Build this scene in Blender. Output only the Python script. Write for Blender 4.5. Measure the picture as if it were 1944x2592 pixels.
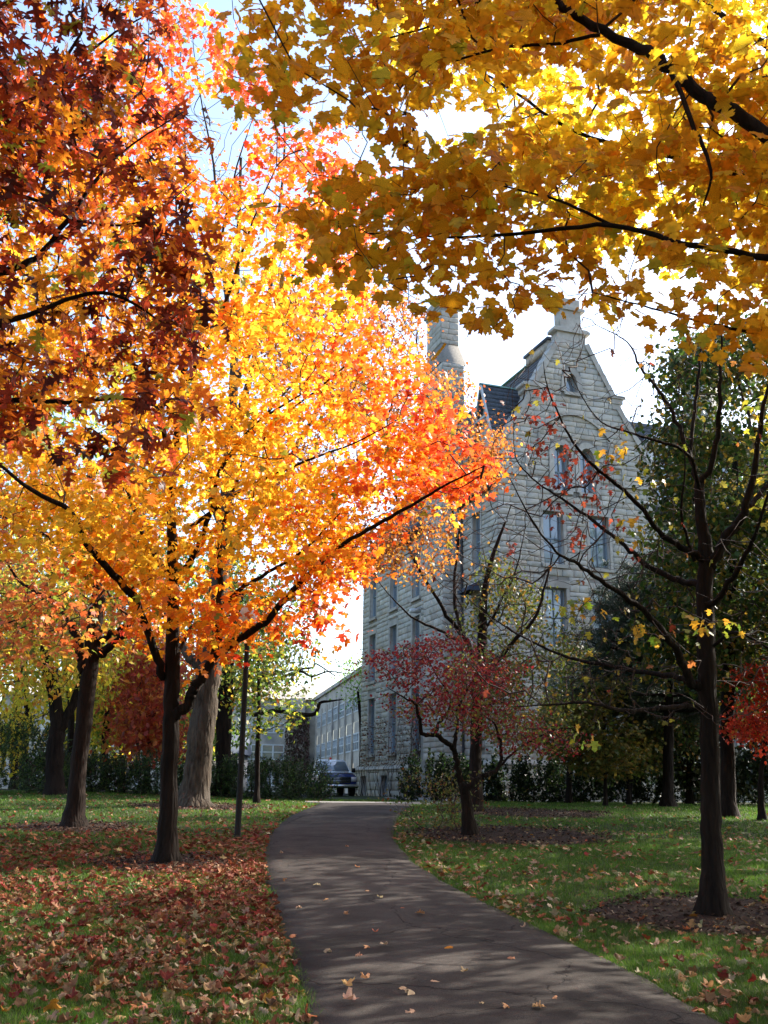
import bpy, math, random
import numpy as np
from math import sin, cos, tan, radians, pi, sqrt
for o in list(bpy.data.objects): bpy.data.objects.remove(o)
SC = bpy.context.scene
COL = SC.collection
rng = np.random.default_rng(7)
random.seed(7)

# ------------------------------------------------------------------ camera, sky, sun, exposure
FPX, PITCH, ROLL, EYE = 2551.0, radians(15.45), 0.0131, 1.6
FW = np.array([0, cos(PITCH), sin(PITCH)])
U0 = np.array([0, -sin(PITCH), cos(PITCH)])
R0 = np.array([1.0, 0, 0])
RT = R0*cos(ROLL) + U0*sin(ROLL)
UP = -R0*sin(ROLL) + U0*cos(ROLL)
CAM = np.array([0, 0, EYE])
import mathutils
cd = bpy.data.cameras.new('camera'); co = bpy.data.objects.new('camera', cd); COL.objects.link(co)
cd.sensor_fit = 'VERTICAL'; cd.sensor_height = 36.0; cd.lens = 36.0*FPX/2592
cd.clip_start = 0.05; cd.clip_end = 3000
co.matrix_world = mathutils.Matrix(((RT[0], UP[0], -FW[0], 0), (RT[1], UP[1], -FW[1], 0), (RT[2], UP[2], -FW[2], EYE), (0, 0, 0, 1)))
SC.camera = co
SUN_AZ, SUN_EL = 58.0, 34.0
wd = bpy.data.worlds.new('World'); SC.world = wd; wd.use_nodes = True
nt = wd.node_tree; sk = nt.nodes.new('ShaderNodeTexSky'); sk.sky_type = 'NISHITA'; sk.sun_disc = False
sk.sun_elevation = radians(SUN_EL); sk.sun_rotation = radians(SUN_AZ); sk.dust_density = 2.2; sk.air_density = 1.0; sk.ozone_density = 1.5
nt.links.new(sk.outputs[0], nt.nodes['Background'].inputs[0]); nt.nodes['Background'].inputs[1].default_value = 0.15
sl = bpy.data.lights.new('sun', 'SUN'); so = bpy.data.objects.new('sun', sl); COL.objects.link(so)
sl.energy = 4.2; sl.angle = radians(0.53); sl.color = (1.0, 0.93, 0.82)
sdir = mathutils.Vector((sin(radians(SUN_AZ))*cos(radians(SUN_EL)), cos(radians(SUN_AZ))*cos(radians(SUN_EL)), sin(radians(SUN_EL))))
so.rotation_euler = sdir.to_track_quat('Z', 'Y').to_euler(); so.location = (30, 20, 40)
SC.view_settings.view_transform = 'Standard'; SC.view_settings.look = 'None'
SC.view_settings.exposure = 1.75; SC.view_settings.gamma = 1.0; SC.view_settings.use_curve_mapping = False
SC.render.engine = 'CYCLES'
SC.cycles.max_bounces = 8; SC.cycles.diffuse_bounces = 4; SC.cycles.transmission_bounces = 6; SC.cycles.glossy_bounces = 3
SC.cycles.sample_clamp_indirect = 6.0
SC.cycles.use_denoising = True

# ------------------------------------------------------------------ places: a ray of the photograph met with a depth or with the ground
def W(px, py, y):
    r = FW*FPX + RT*(px-972) - UP*(py-1296)
    return CAM + r*(y/r[1])
def Wn(px, py, y):
    r = FW[None]*FPX + RT[None]*(px-972)[:, None] - UP[None]*(py-1296)[:, None]
    return CAM + r*(y/r[:, 1])[:, None]
def projn(p):
    d = p - CAM; z = d@FW; z = np.where(np.abs(z) < 1e-6, 1e-6, z)
    return 972+FPX*(d@RT)/z, 1296-FPX*(d@UP)/z, z
HD = np.array([-60, 0, 5, 8, 12, 16, 20, 24, 29, 34, 40, 46, 60, 400.])
HH = np.array([0, 0, 0, .02, .13, .34, .56, .78, .99, 1.13, 1.22, 1.26, 1.28, 1.3])
def ht(x, y):
    x = np.asarray(x, float); y = np.asarray(y, float)
    h = (np.interp(y-.8, HD, HH)+np.interp(y, HD, HH)+np.interp(y+.8, HD, HH))/3
    l = np.clip((-x-3)/8, 0, 1)*np.clip((y-24)/14, 0, 1)*np.clip((60-y)/10, 0, 1)*.16
    bump = .02*np.sin(x*1.3+y*.7)*np.sin(y*.9-x*.4)*np.clip((y-6)/6, 0, 1)*np.clip(np.abs(x-.3)/4, 0, 1)
    return h+l+bump
def G(px, py):
    r = FW*FPX + RT*(px-972) - UP*(py-1296)
    t = np.linspace(.001, .045, 30000); X = CAM[:, None]+r[:, None]*t
    i = int(np.argmax(X[2] < ht(X[0], X[1])))
    return X[:, i]

# ------------------------------------------------------------------ materials
def newmat(name):
    m = bpy.data.materials.new(name); m.use_nodes = True
    n = m.node_tree; n.nodes.clear()
    out = n.nodes.new('ShaderNodeOutputMaterial')
    return m, n, out
def N(n, t, **k):
    x = n.nodes.new(t)
    for a, b in k.items():
        if a[0] == '_': x.inputs[int(a[1:])].default_value = b
        else: setattr(x, a, b)
    return x
def colsrc(n, src):
    if src == 'attr':
        a = N(n, 'ShaderNodeAttribute'); a.attribute_name = 'col'; return a.outputs['Color']
    a = N(n, 'ShaderNodeObjectInfo'); return a.outputs['Color']
def leafmat(name, src, trans=.5, rough=.45, gain=1.25, spec=.35):
    m, n, out = newmat(name); L = n.links.new
    c = colsrc(n, src)
    geo = N(n, 'ShaderNodeTexCoord')
    nz = N(n, 'ShaderNodeTexNoise'); nz.inputs['Scale'].default_value = 22; nz.inputs['Detail'].default_value = 2
    L(geo.outputs['Object'], nz.inputs['Vector'])
    mr = N(n, 'ShaderNodeMapRange'); mr.inputs[1].default_value = .3; mr.inputs[2].default_value = .7; mr.inputs[3].default_value = .72; mr.inputs[4].default_value = 1.2
    L(nz.outputs[0], mr.inputs[0])
    mx = N(n, 'ShaderNodeVectorMath', operation='SCALE'); L(c, mx.inputs[0]); L(mr.outputs[0], mx.inputs[3])
    p = N(n, 'ShaderNodeBsdfPrincipled'); p.inputs['Roughness'].default_value = rough; p.inputs['Specular IOR Level'].default_value = spec
    L(mx.outputs[0], p.inputs['Base Color'])
    t = N(n, 'ShaderNodeBsdfTranslucent')
    g = N(n, 'ShaderNodeVectorMath', operation='SCALE'); L(mx.outputs[0], g.inputs[0]); g.inputs[3].default_value = gain
    L(g.outputs[0], t.inputs[0])
    ms = N(n, 'ShaderNodeMixShader'); ms.inputs[0].default_value = trans
    L(p.outputs[0], ms.inputs[1]); L(t.outputs[0], ms.inputs[2]); L(ms.outputs[0], out.inputs[0])
    return m
def noisemat(name, c1, c2, scale=4, rough=.85, bump=.3, bdist=.02, stretch=(1, 1, 1), detail=6, c3=None, s2=1.0, metal=0, coat=0, spec=.15, voronoi=0, src=None):
    m, n, out = newmat(name); L = n.links.new
    tc = N(n, 'ShaderNodeTexCoord'); mp = N(n, 'ShaderNodeMapping'); mp.inputs['Scale'].default_value = stretch
    L(tc.outputs['Object'], mp.inputs[0])
    nz = N(n, 'ShaderNodeTexNoise'); nz.inputs['Scale'].default_value = scale; nz.inputs['Detail'].default_value = detail; nz.inputs['Roughness'].default_value = .65
    L(mp.outputs[0], nz.inputs['Vector'])
    cr = N(n, 'ShaderNodeValToRGB'); cr.color_ramp.elements[0].position = .32; cr.color_ramp.elements[1].position = .68
    cr.color_ramp.elements[0].color = (*c1, 1); cr.color_ramp.elements[1].color = (*c2, 1)
    L(nz.outputs[0], cr.inputs[0]); c = cr.outputs[0]
    if c3 is not None:
        n2 = N(n, 'ShaderNodeTexNoise'); n2.inputs['Scale'].default_value = s2; n2.inputs['Detail'].default_value = 4
        L(tc.outputs['Object'], n2.inputs['Vector'])
        mr = N(n, 'ShaderNodeMapRange'); mr.inputs[1].default_value = .48; mr.inputs[2].default_value = .68; L(n2.outputs[0], mr.inputs[0])
        mm = N(n, 'ShaderNodeMix', data_type='RGBA'); L(mr.outputs[0], mm.inputs[0]); L(c, mm.inputs[6]); mm.inputs[7].default_value = (*c3, 1); c = mm.outputs[2]
    if src:
        a = colsrc(n, src); mu = N(n, 'ShaderNodeVectorMath', operation='MULTIPLY'); L(a, mu.inputs[0]); L(c, mu.inputs[1]); c = mu.outputs[0]
    p = N(n, 'ShaderNodeBsdfPrincipled'); p.inputs['Roughness'].default_value = rough; p.inputs['Metallic'].default_value = metal
    p.inputs['Specular IOR Level'].default_value = spec
    if coat: p.inputs['Coat Weight'].default_value = coat; p.inputs['Coat Roughness'].default_value = .06
    L(c, p.inputs['Base Color'])
    if bump:
        h = nz.outputs[0]
        if voronoi:
            v = N(n, 'ShaderNodeTexVoronoi'); v.feature = 'DISTANCE_TO_EDGE'; v.inputs['Scale'].default_value = voronoi; L(mp.outputs[0], v.inputs['Vector'])
            mmv = N(n, 'ShaderNodeMath', operation='MULTIPLY'); L(v.outputs['Distance'], mmv.inputs[0]); mmv.inputs[1].default_value = 2.0
            ad = N(n, 'ShaderNodeMath', operation='ADD'); L(mmv.outputs[0], ad.inputs[0]); L(nz.outputs[0], ad.inputs[1]); h = ad.outputs[0]
        b = N(n, 'ShaderNodeBump'); b.inputs['Strength'].default_value = bump; b.inputs['Distance'].default_value = bdist
        L(h, b.inputs['Height']); L(b.outputs[0], p.inputs['Normal'])
    L(p.outputs[0], out.inputs[0])
    return m
M = {}
M['leaf'] = leafmat('leaf_foliage', 'attr', .55)
M['leaf_one'] = leafmat('leaf_single', 'obj', .55)
M['dryleaf'] = leafmat('dry_leaf', 'attr', .2, .7, 1.0, .2)
M['dryleaf_one'] = leafmat('dry_leaf_single', 'obj', .2, .7, 1.0, .2)
M['needle'] = leafmat('needle_foliage', 'attr', .2, .5)
M['grass'] = leafmat('grass_blade', 'attr', .45, .5, 1.3)
M['bark'] = noisemat('bark_dark', (.005, .0035, .0028), (.020, .0135, .010), 9, .95, .9, .03, (1, 1, .16), voronoi=10)
M['bark_red'] = noisemat('bark_reddish', (.006, .004, .003), (.024, .015, .011), 14, .9, .8, .015, (1, 1, .2), voronoi=16)
M['bark_pale'] = noisemat('bark_pale', (.020, .015, .011), (.095, .073, .053), 11, .95, 1.0, .05, (1, 1, .22), voronoi=7, c3=(.06, .05, .04), s2=1.4)
M['twig'] = noisemat('twig_bark', (.022, .014, .012), (.07, .045, .036), 20, .7, 0)
M['stone'] = noisemat('limestone_block', (.74, .73, .70), (1.05, 1.04, 1.0), 3.2, .9, .7, .05, src='attr', detail=8)
M['stone_one'] = noisemat('limestone_block_single', (.74, .73, .70), (1.05, 1.04, 1.0), 3.2, .9, .7, .05, src='obj', detail=8)
M['dress'] = noisemat('dressed_limestone', (.34, .32, .28), (.46, .44, .40), 5, .85, .25, .01, c3=(.28, .26, .23), s2=.8)
M['mortar'] = noisemat('mortar', (.19, .18, .16), (.27, .25, .225), 12, .95, .3, .01)
M['slate'] = noisemat('roof_slate', (.045, .055, .07), (.10, .115, .14), 9, .6, .4, .01, (1, 1, 1), detail=3)
M['copper'] = noisemat('green_copper', (.07, .16, .13), (.13, .25, .20), 5, .7, .1)
M['lead'] = noisemat('dark_cornice', (.035, .035, .038), (.07, .07, .075), 5, .6, .2)
M['frame'] = noisemat('window_paint', (.20, .25, .29), (.26, .31, .35), 10, .5, 0)
M['framew'] = noisemat('pale_window_paint', (.45, .46, .46), (.55, .56, .56), 10, .5, 0)
M['concrete'] = noisemat('pale_concrete', (.38, .33, .275), (.50, .44, .37), 3, .9, .2, .01, c3=(.24, .22, .20), s2=.5)
M['panel'] = noisemat('spandrel_panel', (.33, .28, .235), (.42, .365, .31), 3, .8, .1)
M['walk'] = noisemat('concrete_walk', (.15, .14, .13), (.24, .225, .21), 8, .9, .2, .005)
M['black'] = noisemat('black_paint', (.008, .008, .008), (.013, .013, .013), 12, .7, .05, .002, spec=.2)
M['mulch'] = noisemat('bark_mulch', (.007, .004, .003), (.06, .034, .022), 34, .95, 1.0, .03)
M['canvas'] = noisemat('awning_canvas', (.03, .04, .06), (.05, .06, .09), 12, .6, 0)
M['rubber'] = noisemat('tyre_rubber', (.012, .012, .012), (.02, .02, .02), 20, .8, 0)
M['chrome'] = noisemat('chrome', (.5, .5, .5), (.6, .6, .6), 5, .2, 0, metal=1)
M['blue'] = noisemat('blue_paint', (.005, .016, .09), (.007, .02, .11), 5, .3, 0, coat=1)
M['white'] = noisemat('white_paint', (.72, .74, .76), (.8, .81, .82), 5, .3, 0, coat=1)
M['red'] = noisemat('red_beacon', (.6, .03, .02), (.7, .04, .02), 5, .2, 0, coat=1)
M['far'] = noisemat('far_render', (.5, .48, .45), (.6, .58, .55), 2, .9, 0)
def glassmat():
    m, n, out = newmat('window_glass'); L = n.links.new
    p = N(n, 'ShaderNodeBsdfPrincipled'); p.inputs['Base Color'].default_value = (.13, .16, .19, 1); p.inputs['Roughness'].default_value = .06
    p.inputs['Specular IOR Level'].default_value = 1.0; p.inputs['IOR'].default_value = 1.7
    tc = N(n, 'ShaderNodeTexCoord'); nz = N(n, 'ShaderNodeTexNoise'); nz.inputs['Scale'].default_value = .9; L(tc.outputs['Object'], nz.inputs['Vector'])
    b = N(n, 'ShaderNodeBump'); b.inputs['Strength'].default_value = .15; b.inputs['Distance'].default_value = .05; L(nz.outputs[0], b.inputs['Height']); L(b.outputs[0], p.inputs['Normal'])
    L(p.outputs[0], out.inputs[0]); return m
M['glass'] = glassmat()
def asphaltmat():
    m, n, out = newmat('asphalt'); L = n.links.new
    tc = N(n, 'ShaderNodeTexCoord')
    f = N(n, 'ShaderNodeTexNoise'); f.inputs['Scale'].default_value = 140; f.inputs['Detail'].default_value = 3; L(tc.outputs['Object'], f.inputs['Vector'])
    g = N(n, 'ShaderNodeTexNoise'); g.inputs['Scale'].default_value = .8; g.inputs['Detail'].default_value = 7; g.inputs['Roughness'].default_value = .7; L(tc.outputs['Object'], g.inputs['Vector'])
    cr = N(n, 'ShaderNodeValToRGB'); e = cr.color_ramp.elements; e[0].position = .35; e[1].position = .72; e[0].color = (.025, .0215, .0195, 1); e[1].color = (.092, .080, .072, 1)
    L(f.outputs[0], cr.inputs[0])
    mr = N(n, 'ShaderNodeMapRange'); mr.inputs[1].default_value = .35; mr.inputs[2].default_value = .65; mr.inputs[3].default_value = .6; mr.inputs[4].default_value = 1.25; L(g.outputs[0], mr.inputs[0])
    wn = N(n, 'ShaderNodeTexNoise'); wn.inputs['Scale'].default_value = 1.7; wn.inputs['Detail'].default_value = 5; L(tc.outputs['Object'], wn.inputs['Vector'])
    wm = N(n, 'ShaderNodeVectorMath', operation='MULTIPLY_ADD'); L(wn.outputs[1], wm.inputs[0]); wm.inputs[1].default_value = (.9, .9, 0); L(tc.outputs['Object'], wm.inputs[2])
    v = N(n, 'ShaderNodeTexVoronoi'); v.feature = 'DISTANCE_TO_EDGE'; v.inputs['Scale'].default_value = .42; L(wm.outputs[0], v.inputs['Vector'])
    ck = N(n, 'ShaderNodeMapRange'); ck.inputs[1].default_value = .0; ck.inputs[2].default_value = .006; ck.inputs[3].default_value = .3; ck.inputs[4].default_value = 1.0; L(v.outputs['Distance'], ck.inputs[0])
    mk = N(n, 'ShaderNodeMath', operation='MULTIPLY'); L(mr.outputs[0], mk.inputs[0]); L(ck.outputs[0], mk.inputs[1])
    s = N(n, 'ShaderNodeVectorMath', operation='SCALE'); L(cr.outputs[0], s.inputs[0]); L(mk.outputs[0], s.inputs[3])
    p = N(n, 'ShaderNodeBsdfPrincipled'); p.inputs['Roughness'].default_value = .95; p.inputs['Specular IOR Level'].default_value = .08; L(s.outputs[0], p.inputs['Base Color'])
    b = N(n, 'ShaderNodeBump'); b.inputs['Strength'].default_value = .8; b.inputs['Distance'].default_value = .006; L(f.outputs[0], b.inputs['Height'])
    b2 = N(n, 'ShaderNodeBump'); b2.inputs['Strength'].default_value = .6; b2.inputs['Distance'].default_value = .01; L(ck.outputs[0], b2.inputs['Height']); L(b.outputs[0], b2.inputs['Normal']); L(b2.outputs[0], p.inputs['Normal'])
    L(p.outputs[0], out.inputs[0]); return m
M['asphalt'] = asphaltmat()
M['soil'] = noisemat('lawn_soil', (.012, .018, .005), (.03, .048, .009), 30, .95, .6, .02, c3=(.04, .038, .014), s2=.8)

# ------------------------------------------------------------------ mesh building
class MB:
    def __init__(s): s.v = []; s.c = []; s.f = {}; s.n = 0
    def add(s, v, faces, col=None):
        v = np.asarray(v, float).reshape(-1, 3)
        for f in faces:
            f = np.asarray(f, int)
            if f.size: s.f.setdefault(f.shape[1], []).append(f + s.n)
        s.v.append(v); s.n += len(v)
        if col is None: col = np.full((len(v), 3), .4)
        col = np.asarray(col, float)
        if col.ndim == 1: col = np.tile(col, (len(v), 1))
        s.c.append(col)
    def box(s, x0, x1, y0, y1, z0, z1, col=None):
        v = [(x0, y0, z0), (x1, y0, z0), (x1, y1, z0), (x0, y1, z0), (x0, y0, z1), (x1, y0, z1), (x1, y1, z1), (x0, y1, z1)]
        s.add(v, [[(0, 3, 2, 1), (4, 5, 6, 7), (0, 1, 5, 4), (1, 2, 6, 5), (2, 3, 7, 6), (3, 0, 4, 7)]], col)
    def poly_prism(s, pts, fn, o0, o1, col=None):
        """pts: outline (a, b); fn(a, b, o) -> point; a solid between offsets o0 and o1"""
        n = len(pts); v = [fn(a, b, o0) for a, b in pts] + [fn(a, b, o1) for a, b in pts]
        s.add(v, [[(i, (i+1) % n, n+(i+1) % n, n+i) for i in range(n)]], col)
        s.add([fn(a, b, o1) for a, b in pts], [[tuple(range(n))]], col)
        s.add([fn(a, b, o0) for a, b in pts], [[tuple(range(n))[::-1]]], col)
    def tube(s, P, R, k=6, col=None, noise=0, seed=0, lobes=None):
        P = np.asarray(P, float); R = np.asarray(R, float); n = len(P)
        T = np.gradient(P, axis=0); T /= np.linalg.norm(T, axis=1)[:, None]+1e-9
        a = np.array([1., 0, 0]) if abs(T[0][0]) < .8 else np.array([0, 1., 0])
        V = []
        r_ = np.random.default_rng(seed); ang = np.arange(k)*2*pi/k
        rad = 1+noise*r_.normal(size=(k,))
        for i in range(n):
            a = a - T[i]*(a@T[i]); a /= np.linalg.norm(a)+1e-9; b = np.cross(T[i], a)
            rr = R[i]*(rad + noise*.5*r_.normal(size=k))
            if lobes is not None: rr = rr*(1+lobes[i]*np.maximum(0, np.cos(ang*4+.7))**1.5)
            V.append(P[i]+rr[:, None]*(np.cos(ang)[:, None]*a+np.sin(ang)[:, None]*b))
        V = np.concatenate(V); i = np.arange(n-1)[:, None]*k; j = np.arange(k)[None]
        f = np.stack([i+j, i+(j+1) % k, i+k+(j+1) % k, i+k+j], -1).reshape(-1, 4)
        s.add(V, [f], col)
        s.add(V[-k:], [[tuple(range(k))]], col)
        s.add(V[:k], [[tuple(range(k))[::-1]]], col)
    def mesh(s, name, origin=(0, 0, 0)):
        me = bpy.data.meshes.new(name)
        if not s.v: return me
        V = np.concatenate(s.v)-np.asarray(origin, float); Cc = np.concatenate(s.c)
        me.vertices.add(len(V)); me.vertices.foreach_set('co', V.ravel().astype(np.float32))
        fs = [(k, np.concatenate(l)) for k, l in s.f.items()]
        loops = np.concatenate([f.ravel() for k, f in fs]); cnt = np.concatenate([np.full(len(f), k) for k, f in fs])
        me.loops.add(len(loops)); me.loops.foreach_set('vertex_index', loops.astype(np.int32))
        me.polygons.add(len(cnt)); st = np.concatenate([[0], np.cumsum(cnt)[:-1]])
        me.polygons.foreach_set('loop_start', st.astype(np.int32)); me.polygons.foreach_set('loop_total', cnt.astype(np.int32))
        at = me.color_attributes.new('col', 'FLOAT_COLOR', 'POINT')
        at.data.foreach_set('color', np.concatenate([Cc, np.ones((len(Cc), 1))], 1).ravel().astype(np.float32))
        me.update(calc_edges=True)
        return me
def link(name, me, mat=None, parent=None, smooth=False, kind=None, label=None, loc=None, col=None):
    o = bpy.data.objects.new(name, me); COL.objects.link(o)
    if mat is not None and me is not None and len(me.materials) == 0: me.materials.append(mat)
    if smooth: me.polygons.foreach_set('use_smooth', np.ones(len(me.polygons), bool)); me.update()
    if parent is not None: o.parent = parent
    if kind: o['kind'] = kind
    if label: o['label'] = label
    if loc is not None: o.location = loc
    if col is not None: o.color = (*col, 1)
    return o
def thing(name, loc, label, cat, group=None, rz=0):
    o = bpy.data.objects.new(name, None); COL.objects.link(o); o.location = loc; o.rotation_euler = (0, 0, rz); o.empty_display_size = .3
    o['label'] = label; o['category'] = cat
    if group: o['group'] = group
    return o
def tag(o, label, cat, group=None):
    o['label'] = label; o['category'] = cat
    if group: o['group'] = group
    return o
def bez(P, m=6):
    """smooth a coarse polyline (Catmull-Rom)"""
    P = np.asarray(P, float); Q = np.concatenate([[2*P[0]-P[1]], P, [2*P[-1]-P[-2]]]); out = []
    for i in range(1, len(Q)-2):
        for t in np.linspace(0, 1, m, endpoint=False):
            a, b, c, d = Q[i-1], Q[i], Q[i+1], Q[i+2]
            out.append(.5*((2*b)+(c-a)*t+(2*a-5*b+4*c-d)*t*t+(3*b-a-3*c+d)*t**3))
    out.append(P[-1]); return np.array(out)

# ------------------------------------------------------------------ leaf shapes: midrib strip, base at origin, tip at +y
def leaf_template(right, fold=.12, droop=.18, wav=.04, seed=1):
    r_ = np.random.default_rng(seed)
    right = [(0, 0)]+right+[(0, 1)] if right[0] != (0, 0) else right
    n = len(right); V = []; 
    ys = [max(min(p[1], 1), 0) for p in right]
    for i in range(1, n): ys[i] = max(ys[i], ys[i-1]+1e-3)
    def z(x, y): return fold*abs(x)*1.4 - droop*(x*x*2.2+(y-.45)**2) + r_.normal()*wav*(abs(x)*2)
    for i in range(n):
        m_ = ys[i] if 0 < i < n-1 else right[i][1]
        V.append((0, m_, z(0, m_)))
    for sgn in (1, -1):
        for i in range(1, n-1):
            x, y = right[i]; V.append((sgn*x, y, z(x, y)))
    F = []
    R_ = lambda i: 0 if i == 0 else (n-1 if i == n-1 else n+i-1)
    L_ = lambda i: 0 if i == 0 else (n-1 if i == n-1 else n+(n-2)+i-1)
    T = []
    for i in range(n-1):
        for S, fl in ((R_, 1), (L_, 0)):
            a, b, c, d = i, S(i), S(i+1), i+1
            for t in ((a, b, c), (a, c, d)):
                if len(set(t)) == 3: T.append(t if fl else t[::-1])
    return np.array(V), np.array(T)
MAPLE_HI = [leaf_template([(0, 0), (.13, -.08), (.24, -.05), (.36, .0), (.30, .13), (.50, .21), (.58, .33), (.50, .38), (.55, .56), (.38, .52), (.20, .48), (.24, .66), (.31, .75), (.14, .80), (0, 1)], .1, .22, .05, s) for s in (1, 2, 3)]
MAPLE_MID = [leaf_template([(0, 0), (.32, -.02), (.27, .17), (.58, .38), (.20, .48), (.28, .73), (0, 1)], .1, .25, .06, s) for s in (4, 5)]
MAPLE_LO = [leaf_template([(0, 0), (.40, .05), (.55, .50), (.18, .52), (0, 1)], .08, .2, .05, 6)]
OAK = [leaf_template([(0, 0), (.04, .14), (.22, .18), (.07, .27), (.08, .34), (.36, .42), (.30, .50), (.08, .50), (.09, .60), (.33, .74), (.22, .78), (.08, .76), (.14, .93), (0, 1)], .06, .3, .07, s) for s in (7, 8)]
OVAL = [leaf_template([(0, 0), (.33, .35), (.27, .70), (0, 1)], .15, .2, .03, 9)]
DIA = [(np.array([(0, 0, 0), (.3, .5, .06), (0, 1, -.05), (-.3, .5, .06)]), np.array([(0, 1, 2), (0, 2, 3)]))]

def leaf_frames(n, droop=(15, 75), tilt=25, r_=rng):
    """rotation matrices: columns x, y (towards the tip), z (normal)"""
    az = r_.uniform(0, 2*pi, n); dr = np.radians(r_.uniform(droop[0], droop[1], n)); rl = np.radians(r_.normal(0, tilt, n))
    Y = np.stack([np.cos(az)*np.cos(dr), np.sin(az)*np.cos(dr), -np.sin(dr)], 1)
    X0 = np.stack([np.sin(az), -np.cos(az), np.zeros(n)], 1); Z0 = np.cross(X0, Y)
    X = X0*np.cos(rl)[:, None]+Z0*np.sin(rl)[:, None]; Z = np.cross(X, Y)
    return np.stack([X, Y, Z], 2)
def add_leaves(mb, tmpl, P, Rm, size, col):
    n = len(P)
    if n == 0: return
    w = rng.integers(0, len(tmpl), n)
    for k, (V, T) in enumerate(tmpl):
        s = np.where(w == k)[0]
        if len(s) == 0: continue
        A = np.einsum('nij,vj->nvi', Rm[s], V)*size[s][:, None, None]+P[s][:, None]
        F = (T[None]+np.arange(len(s))[:, None, None]*len(V)).reshape(-1, 3)
        mb.add(A.reshape(-1, 3), [F], np.repeat(col[s], len(V), 0))
def pal(cols, w, n, jit=.12, r_=rng):
    cols = np.array(cols); w = np.array((list(w)+[1]*len(cols))[:len(cols)], float); w /= w.sum()
    c = cols[r_.choice(len(cols), n, p=w)]
    return np.clip(c*np.exp(r_.normal(0, jit, (n, 1)))*np.exp(r_.normal(0, jit*.5, (n, 3))), .003, .95)
def inpoly(px, py, poly):
    poly = np.asarray(poly, float); x, y = poly[:, 0], poly[:, 1]; c = np.zeros(len(px), bool); j = len(poly)-1
    for i in range(len(poly)):
        with np.errstate(divide='ignore', invalid='ignore'):
            k = ((y[i] > py) != (y[j] > py)) & (px < (x[j]-x[i])*(py-y[i])/(y[j]-y[i]+1e-12)+x[i])
        c ^= k; j = i
    return c
def sample_crown(poly, d0, dd, n, holes=(), rounded=True, clump=0, r_=rng):
    poly = np.asarray(poly, float); lo, hi = poly.min(0), poly.max(0); ctr = (lo+hi)/2; ext = (hi-lo)/2
    out = []
    got = 0
    while got < n:
        m = n*3; x = r_.uniform(lo[0], hi[0], m); y = r_.uniform(lo[1], hi[1], m)
        k = inpoly(x, y, poly)
        for h in holes: k &= ~inpoly(x, y, h)
        x, y = x[k], y[k]; q = np.sqrt(np.clip(1-((x-ctr[0])/ext[0])**2*.7-((y-ctr[1])/ext[1])**2*.7, .08, 1)) if rounded else np.ones(len(x))
        dep = d0+r_.uniform(-1, 1, len(x))*dd*q; p = Wn(x, y, dep)
        if clump:
            f = np.sin(p[:, 0]*2.1/clump+1)*np.sin(p[:, 1]*1.7/clump+2)+np.sin(p[:, 2]*2.6/clump+.5)*np.sin(p[:, 0]*1.3/clump-p[:, 2]*1.1/clump)
            p = p[f > r_.uniform(-.95, .5, len(p))]
        out.append(p); got += len(p)
    return np.concatenate(out)[:n]
def grow(limbs, tips, kpath=.25):
    """attach the tips to the limbs as branching twigs; returns nodes, parent index, radii exponent counts"""
    base = np.concatenate(limbs); nb = len(base); n = len(tips)
    if n == 0: return None
    X = np.concatenate([base, tips]); par = np.full(nb+n, -1); plen = np.zeros(nb+n)
    best = np.full(n, 1e9); bp = np.zeros(n, int)
    for i0 in range(0, n, 400):
        D = np.linalg.norm(tips[i0:i0+400, None]-base[None], axis=2); k = D.argmin(1); best[i0:i0+400] = D[np.arange(len(k)), k]; bp[i0:i0+400] = k
    done = np.zeros(n, bool); order = []; bl = np.zeros(n)
    cost = best.copy()
    for _ in range(n):
        i = int(np.argmin(np.where(done, 1e12, cost))); done[i] = True; order.append(nb+i); par[nb+i] = bp[i]
        d = np.linalg.norm(tips[i]-X[bp[i]]); plen[nb+i] = plen[bp[i]]+d
        D = np.linalg.norm(tips-tips[i], axis=1); c = D+kpath*plen[nb+i]
        u = (~done) & (c < cost); cost[u] = c[u]; bp[u] = nb+i
    cnt = np.ones(nb+n)
    for i in reversed(order):
        if par[i] >= nb: cnt[par[i]] += cnt[i]
    return X, par, cnt, nb
def twig_mesh(mb, g, r0=.004, sides=4, maxr=.05, col=(.05, .035, .028), seed=0):
    X, par, cnt, nb = g; r_ = np.random.default_rng(seed)
    idx = np.arange(nb, len(X)); A = X[par[idx]]; B = X[idx]
    ra = np.minimum(r0*np.sqrt(cnt[idx]+1), maxr); rb = np.where(cnt[idx] > 1, ra*.85, r0*.55)
    Lg = np.linalg.norm(B-A, axis=1)
    mid = (A+B)/2+r_.normal(size=A.shape)*Lg[:, None]*.09; mid[:, 2] -= Lg*.04
    k = sides; ang = np.arange(k)*2*pi/k
    T = B-A; T /= np.linalg.norm(T, axis=1)[:, None]+1e-9
    a = np.cross(T, np.array([.3, .2, .93])); a /= np.linalg.norm(a, axis=1)[:, None]+1e-9; b = np.cross(T, a)
    ring = np.cos(ang)[None, :, None]*a[:, None]+np.sin(ang)[None, :, None]*b[:, None]
    V = np.stack([A[:, None]+ring*ra[:, None, None], mid[:, None]+ring*((ra+rb)/2)[:, None, None], B[:, None]+ring*rb[:, None, None]], 1).reshape(-1, 3)
    m = len(idx); i = np.arange(m)[:, None, None]*3*k+np.array([0, k])[None, :, None]; j = np.arange(k)[None, None]
    f = np.stack([i+j, i+(j+1) % k, i+k+(j+1) % k, i+k+j], -1).reshape(-1, 4)
    mb.add(V, [f], np.array(col))

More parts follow.
